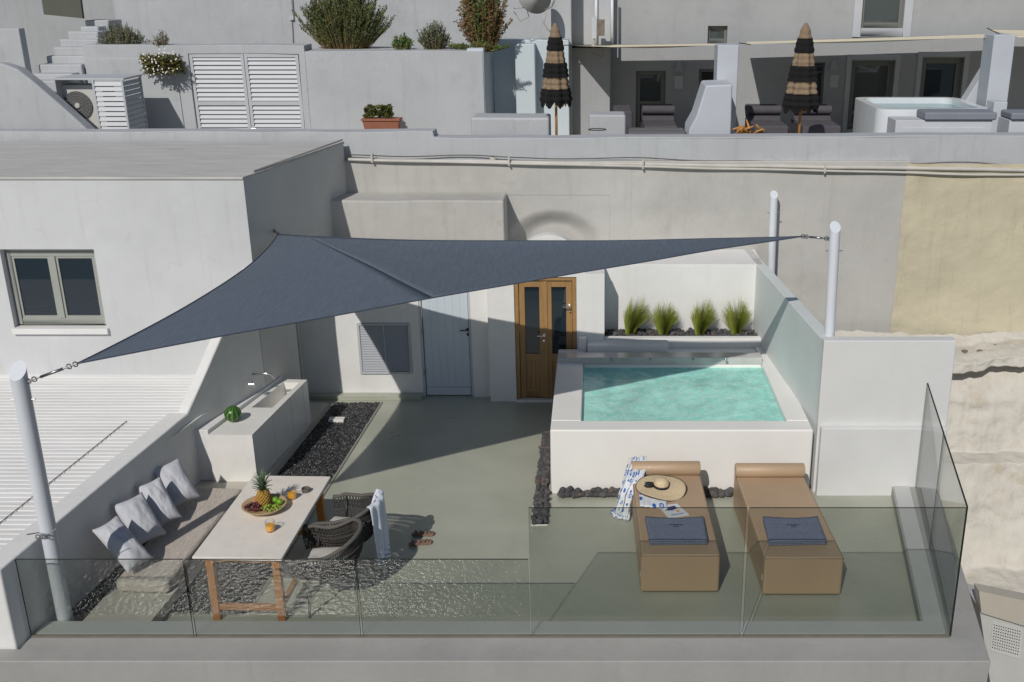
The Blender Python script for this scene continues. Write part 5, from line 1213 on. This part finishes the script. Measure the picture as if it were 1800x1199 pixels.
# far house of the upper terrace
YR = 22.0
fh = thing('far_house', (3, YR, 2.9), 'white house, its dimness put into the colour, across the top right with sage doors, windows and a wavy shadow', 'house')
rx = lambda px: ay(px, 150, YR).x
rzz = lambda py, px=1300: ay(px, py, YR).z
ops = [(rx(1118), rx(1170), 2.9, rzz(125)), (rx(1228), rx(1268), 2.9, rzz(122)), (rx(1428), rx(1448), 3.0, rzz(110)), (rx(1494), rx(1570), 2.9, rzz(107)), (rx(1617), rx(1690), 2.9, rzz(102)), (rx(1505), rx(1577), rzz(50), rzz(-15)), (rx(1241), rx(1275), rzz(78), rzz(46))]
m_ = MB(); holes_wall(m_, ay(1000, 50, YR).x, rx(1950), 2.6, rzz(-100), YR, .3, ops); m_.build('wall', plaster_dim, fh)
fr = M('far sage frame', (.17, .175, .16), .5, .06, 4, 0)
def opening(name, o, pane, w_=.06, rail=None, sill=False):
    x0, x1, z0, z1 = o; q = MB(); frame_rect(q, x0 + .002, x1 - .002, z0, z1 - .002, YR + .1, YR + .17, w_, .1)
    if rail: q.box(x0 + w_, x1 - w_, YR + .11, YR + .16, rail, rail + .06)
    f_ = q.build(name, fr, fh, bevel=.004); g_ = MB().box(x0 + w_, x1 - w_, YR + .135, YR + .145, z0 + .1, z1 - w_).build('pane', pane); g_.parent = f_; g_.location = (0, 0, 0); return f_
opening('door', ops[0], winglass2, .09, 3.5); opening('doorway', ops[1], darkroom, .06); opening('window', ops[2], winglass, .03); opening('door', ops[3], winglass2, .11, 3.3)
opening('window', ops[4], winglass, .12); opening('window', ops[5], winglass2, .07); opening('window', ops[6], winglass2, .05)
m_ = MB(); frame_rect(m_, ops[5][0] - .17, ops[5][1] + .17, ops[5][2] - .17, ops[5][3] + .2, YR - .03, YR - .001, .165); m_.build('window_surround', M('surround plaster', (.46, .48, .52), .7, .05, 2, 0), fh, bevel=.005)
m_ = MB(); frame_rect(m_, ops[3][0] - .1, ops[3][1] + .1, 2.9, ops[3][3] + .12, YR - .03, YR - .001, .098); m_.build('door_surround', MC['surround plaster'], fh)
m_ = MB(); frame_rect(m_, ops[4][0] - .1, ops[4][1] + .1, 2.9, ops[4][3] + .12, YR - .03, YR - .001, .098); m_.build('window_surround', MC['surround plaster'], fh)
for px, py in ((1193, 115), (1466, 113)):
    a = ay(px, py, YR - .05); MB().add([(a.x - .10, YR - .001, a.z - .12), (a.x + .10, YR - .001, a.z - .12), (a.x + .05, YR - .001, a.z + .08), (a.x - .05, YR - .001, a.z + .08), (a.x - .09, YR - .14, a.z - .12), (a.x + .09, YR - .14, a.z - .12), (a.x + .03, YR - .06, a.z + .08), (a.x - .03, YR - .06, a.z + .08)], [(4, 5, 6, 7), (0, 4, 7, 3), (1, 2, 6, 5), (2, 3, 7, 6), (0, 1, 5, 4)]).build('wall_sconce', plaster_dim, fh)
    b = ay(px, py + 30, YR - .02); MB().box(b.x - .09, b.x + .09, YR - .03, YR - .001, b.z - .13, b.z + .13).build('name_plaque', MC['surround plaster'], fh, bevel=.004)
# buttress walls & pillars
def pillar(px0, px1, pyt, y, d, label):
    a = ay(px0, pyt, y); b = ay(px1, pyt, y); return tag(MB().box(a.x, b.x, y, y + d, 2.9, a.z).build('pillar', M('pillar plaster', (.50, .53, .58), .8, .07, 1.2, .4, 6), bevel=.015), label, 'pillar')
pillar(1262, 1299, 80, 18.2, .5, 'square white pillar carrying the shade cloths between the two parasols')
pillar(1748, 1786, 62, 18.2, .5, 'square white pillar at the right edge of the upper terrace')
pillar(1768 - 20, 1772, 180, 17.6, .35, 'low white pier in front of the right pillar')
for px, lab, y in ((1262, 'sloped white buttress at the foot of the middle pillar', 17.3),):
    P = [(1210, 245), (1212, 228), (1225, 205), (1242, 150), (1288, 149), (1285, 245)]
    tag(MB().prism([tuple(ay(a, b, y)) for a, b in P], (0, .9, 0)).build('buttress', MC['pillar plaster'], bevel=.03, segs=3, wob=.012), lab, 'buttress')
a = ay(1735, 75, 18.3); 
tag(MB().prism([tuple(ay(p_, q_, 18.9)) for p_, q_ in ((1690, 190), (1735, 118), (1742, 245), (1690, 245))], (0, .3, 0)).build('buttress', MC['pillar plaster'], bevel=.015), 'sloped white wall beside the hot tub under the right pillar', 'buttress')
# dividing wall + bits between bay and far house
m_ = MB(); a = ay(1040, 100, 21.0); m_.box(ay(1000, 80, 21.2).x, ay(1072, 80, 21.2).x, 21.2, 21.98, 2.9, ay(1040, 85, 21.2).z)
tag(m_.build('dividing_wall', plaster_dim), 'white dividing wall behind the first parasol', 'wall')
mt = thing('meter_box', tuple(ay(1042, 50, 21.0)), 'white meter box with coiled cables on the upper wall behind the first parasol', 'meter box')
a = ay(1040, 30, 21.0); b = ay(1060, 68, 21.0); MB().box(a.x, a.x + .09, 20.9, 21.1, b.z, a.z).build('box', louvre, mt, bevel=.005); MB().box(a.x + .1, b.x + .03, 20.92, 21.1, b.z + .05, a.z - .05).build('meter', M('meter brown', (.2, .17, .14), .5, .5, 12, 0), mt, bevel=.01)
MB().tube([ay(1045, 68, 20.95), ay(1043, 95, 20.95), ay(1058, 100, 20.95), ay(1063, 86, 20.95)], .012, 6).build('cable', cablem, mt, smooth=True)
m_ = MB(); m_.box(ay(868, -20, 21.8).x, ay(1074, -20, 21.8).x, 21.6, 21.95, 2.9, ay(900, -80, 21.6).z); m_.box(ay(968, -20, 21).x, ay(1004, -20, 21).x, 20.95, 21.6, 2.9, ay(1000, -80, 21).z)
tag(m_.build('chimney_walls', plaster_b, bevel=.02), 'white wall faces rising behind the satellite dish', 'wall')
for px, lab in ((1048, 'left of the far house'), (1076, 'corner pipe of the far house')):
    a = ay(px, -20, 21.55); b = ay(px, 78, 21.55); tag(MB().tube([a, b], .03, 8).build('downpipe', polewhite, smooth=True), 'vertical white downpipe, ' + lab, 'pipe')
# satellite dish
dp = thing('satellite_dish', tuple(ay(935, 2, 20.2)), 'pale satellite dish with curved arm above the climbing plant', 'satellite dish')
cc = ay(938, -6, 20.2); rot = Matrix.Translation(cc) @ Matrix.Rotation(R(68), 4, 'X') @ Matrix.Rotation(R(25), 4, 'Y')
MB().lathe([(.001, -.05), (.15, -.035), (.28, .0), (.33, .03)], n=36).xf(rot).build('dish', M('dish grey', (.42, .43, .42), .5, .06, 4, 0), dp, smooth=True, solid=.012)
MB().tube([ay(960, 22, 20.1), ay(955, 40, 20.1), ay(963, 52, 20.1), ay(972, 60, 20.1)], .018, 6).build('mast', cablem, dp, smooth=True)
MB().tube([ay(958, 18, 20.0), ay(970, 12, 19.9), ay(975, 0, 19.8), ay(962, -8, 19.8)], .015, 6).build('arm', cablem, dp, smooth=True)
MB().tube([ay(903, 15, 20.15), ay(925, 14, 20.15), ay(930, 30, 20.15), ay(915, 38, 20.15), ay(903, 20, 20.15)], .01, 5).build('cable', cablem, dp, smooth=True)

# parasols: closed crochet parasols in bands
def parasol(px, tip, hem_, base, y, rmul, label):
    zt_ = ay(px, tip, y).z; zh = ay(px, hem_, y).z; zb = 2.9; x = ay(px, 150, y).x
    t = thing('parasol', (x, y, zb), label, 'parasol', 'closed crochet parasols on the upper terrace')
    MB().tube([(x, y, zb), (x, y, zt_ - .1)], .022, 10).build('pole', woodp, t, smooth=True)
    L = zt_ - zh; bands = [(0, .17, 0), (.17, .33, 1), (.33, .48, 0), (.48, .655, 1), (.655, .80, 0), (.80, 1.0, 1)]
    tan = M('tan crochet', (.27, .195, .125), .9, .3, 40, .8, 90, dist=.01); blk = M('black crochet', (.006, .005, .006), .95, .3, 40, .8, 90, dist=.01)
    for a, b, c in bands:
        m_ = MB()
        def f(u, v):
            s = a + (b - a) * v; r = rmul * (.045 + .20 * s ** .8 + (.015 if c else 0)) * (min(1, (s + .012) * 12) ** .5); th_ = 2 * math.pi * u
            r *= 1 + .10 * math.sin(th_ * 8) * min(1, s * 2) + .035 * math.sin(s * 90)
            dz = 0
            if b > .99 and v > .7: dz = .05 * math.sin(th_ * 8 + 2) * (v - .7) / .3 ; 
            if b > .99: r *= 1 - .18 * max(0, v - .75) * 3
            return (x + r * math.cos(th_), y + r * math.sin(th_), zt_ - L * s + dz)
        m_.grid(f, 80, 18); m_.build('crochet_band', blk if c else tan, t, smooth=True)
        if b > .99:
            for k in range(8):
                q = 2 * math.pi * k / 8; MB().tube([(x + .17 * math.cos(q), y + .17 * math.sin(q), zh + .12), (x + .15 * math.cos(q), y + .15 * math.sin(q), zh - .03)], .012, 5).build('rib_end', woodp, t)
parasol(977, 41, 184, 240, 16.9, .95, 'closed tan and black crochet parasol nearer the satellite dish')
parasol(1410, 41, 194, 240, 16.9, 1.12, 'closed tan and black crochet parasol nearer the hot tub')
# cream shade cloths
def cloth(P, label):
    t = MB().grid(lambda u, v: tuple((P[0] * (1 - u) + P[1] * u) * (1 - v) + (P[3] * (1 - u) + P[2] * u) * v - Vector((0, 0, .05 * math.sin(math.pi * u) * math.sin(math.pi * v)))), 30, 12)
    tag(t.build('shade_cloth', beige, smooth=True, solid=.004), label, 'shade cloth', 'cream shade cloths on the upper terrace')
cloth([ay(1075, 83, 18.6), ay(1262, 80, 18.6), ay(1262, 77, 21.6), ay(985, 80, 21.6)], 'cream shade cloth stretched between the first parasol and the middle pillar')
cloth([ay(1312, 78, 18.6), ay(1745, 66, 18.6), ay(1745, 60, 21.6), ay(1312, 74, 21.6)], 'cream shade cloth stretched between the middle and right pillars')
cloth([ay(1790, 66, 18.6), ay(1990, 62, 18.6), ay(1990, 56, 21.6), ay(1735, 52, 21.6)], 'cream shade cloth running off the right edge of the photo')
for a, b, lab in (((985, 80), (1040, 80), 'thin guy wire from first cloth to the bay'), ((1299, 76), (1320, 79), 'guy wire at the middle pillar'), ((1735, 50), (1760, 62), 'guy wire at the right pillar')):
    tag(MB().tube([ay(*a, 18.5), ay(*b, 18.5)], .008, 5).build('guy_wire', black), lab, 'wire')
# folded loungers on the upper terrace
def ulounger(px0, px1, py0, y, label):
    a = ay(px0, py0, y); b = ay(px1, py0, y); t = thing('upper_lounger', (a.x, y, 2.9), label, 'lounger', 'charcoal loungers on the upper terrace')
    MB().box(a.x, b.x, y, y + 1.3, 2.95, a.z - .22).build('mattress', cover, t, bevel=.03)
    MB().prism([(a.x, y + .8, a.z - .22), (a.x, y + 1.35, a.z + .02), (a.x, y + 1.45, a.z - .05), (a.x, y + 1.1, a.z - .35)], (b.x - a.x, 0, 0)).build('backrest', cover, t, bevel=.02)
    MB().tube([(a.x, y + .95, a.z - .05), (b.x, y + .95, a.z - .05)], .08, 14).build('bolster', cover, t, smooth=True, auto=50)
ulounger(1133, 1192, 200, 18.8, 'charcoal lounger on the upper terrace below the left sage door')
ulounger(1328, 1388, 200, 18.8, 'charcoal lounger immediately left of the second parasol')
ulounger(1413, 1481, 200, 18.8, 'charcoal lounger immediately right of the second parasol')
a = ay(1060, 196, 18.9); b = ay(1112, 196, 18.9); tag(MB().box(a.x + .2, b.x, 18.9, 19.9, 2.95, a.z).build('side_lounger', cover, bevel=.03), 'charcoal lounger half hidden behind the low white block', 'lounger')
a = ay(1105, 236, 17.0); b = ay(1205, 236, 17.0)
tag(MB().box(a.x, b.x, 17.0, 17.6, 2.9, a.z + .02).build('low_table', M('dark table top', (.16, .16, .17), .4, .1, 6, 0), bevel=.01), 'low dark grey table behind the parapet below the left sage door', 'table')
a = ay(1320, 228, 17.2); q = thing('driftwood_lantern', (a.x, 17.2, 2.9), 'orange brown driftwood lantern beside the middle pillar', 'lantern'); g = random.Random(8)
for k in range(13):
    c = Vector((a.x + g.uniform(-.22, .14), 17.2 + g.uniform(-.1, .1), a.z + g.uniform(-.1, .06))); d = Vector((g.uniform(-1, 1), g.uniform(-.6, .6), g.uniform(-.7, .9))).normalized() * .13
    MB().tube([c - d, c + Vector((0, 0, .015)), c + d], [.014, .022, .012], 6).build('driftwood_stick', woodp, q, smooth=True)
# hot tub
yh_ = 17.6; A_ = ay(1545, 193, yh_); B_ = ay(1745, 190, yh_)
tb = thing('hot_tub', (A_.x, yh_, 2.9), 'white rounded hot tub at the right of the upper terrace', 'hot tub')
def rr(x0, x1, y0, y1, r, n=6):
    P = []
    for cx_, cy2, a0_ in ((x1 - r, y1 - r, 0), (x0 + r, y1 - r, 90), (x0 + r, y0 + r, 180), (x1 - r, y0 + r, 270)):
        for i in range(n + 1): q = R(a0_ + 90 * i / n); P.append((cx_ + r * math.cos(q), cy2 + r * math.sin(q)))
    return P
o_ = rr(A_.x, B_.x, yh_, yh_ + 1.9, .25); i_ = rr(A_.x + .14, B_.x - .14, yh_ + .14, yh_ + 1.76, .2); n = len(o_); zt_ = A_.z
m_ = MB(); V = [(*p, 2.9) for p in o_] + [(*p, zt_) for p in o_] + [(*p, zt_) for p in i_] + [(*p, zt_ - .5) for p in i_]
m_.add(V, [(k_ * n + i, k_ * n + (i + 1) % n, (k_ + 1) * n + (i + 1) % n, (k_ + 1) * n + i) for k_ in range(3) for i in range(n)]); m_.build('shell', bubble, tb, smooth=True, auto=40)
MB().add([(*p, zt_ - .1) for p in i_], [list(range(n))]).build('water', M('tub water', (.10, .25, .28), .1, .1, 3, .4, 8), tb)
a = ay(1575, 212, 17.0); b = ay(1745, 212, 17.0)
tk = thing('tub_cabinet', (a.x, 17.0, 2.9), 'white cabinet with grey padded top in front of the hot tub', 'cabinet')
MB().box(a.x, b.x, 17.0, 17.5, 2.9, a.z).build('carcass', M('cabinet white', (.56, .58, .62), .6, .05, 3, 0), tk, bevel=.01)
for i in range(2):
    x0 = a.x + .12 + i * (b.x - a.x - .2) / 2; MB().box(x0, x0 + (b.x - a.x - .3) / 2, 16.985, 16.998, 2.9, a.z - .12).build('door', MC['cabinet white'], tk, bevel=.003)
c = ay(1625, 200, 17.0); MB().box(c.x, b.x + .05, 16.95, 17.45, a.z + .002, a.z + .13).build('padded_top', M('grey pad', (.22, .24, .28), .8, .08, 4, .1, 60), tk, bevel=.03)
a = ay(1776, 205, 17.0); b = ay(1850, 205, 17.0)
tk2 = thing('tub_cabinet', (a.x, 17.0, 2.9), 'white cabinet with grey padded top at the very right edge', 'cabinet')
MB().box(a.x, b.x, 17.0, 17.5, 2.9, a.z - .06).build('carcass', MC['cabinet white'], tk2, bevel=.01); MB().box(a.x - .0, b.x, 16.95, 17.45, a.z - .058, a.z + .06).build('padded_top', MC['grey pad'], tk2, bevel=.03)
a = ay(1050, 236, 16.8); m_ = MB().tube([(a.x + .14 * math.cos(k * .4), 16.95 + .1 * math.sin(k * .4), a.z + .05) for k in range(16)], .008, 5, closed=True); tag(m_.build('tray_ring', black), 'dark round tray rim just behind the parapet near the first parasol', 'tray')
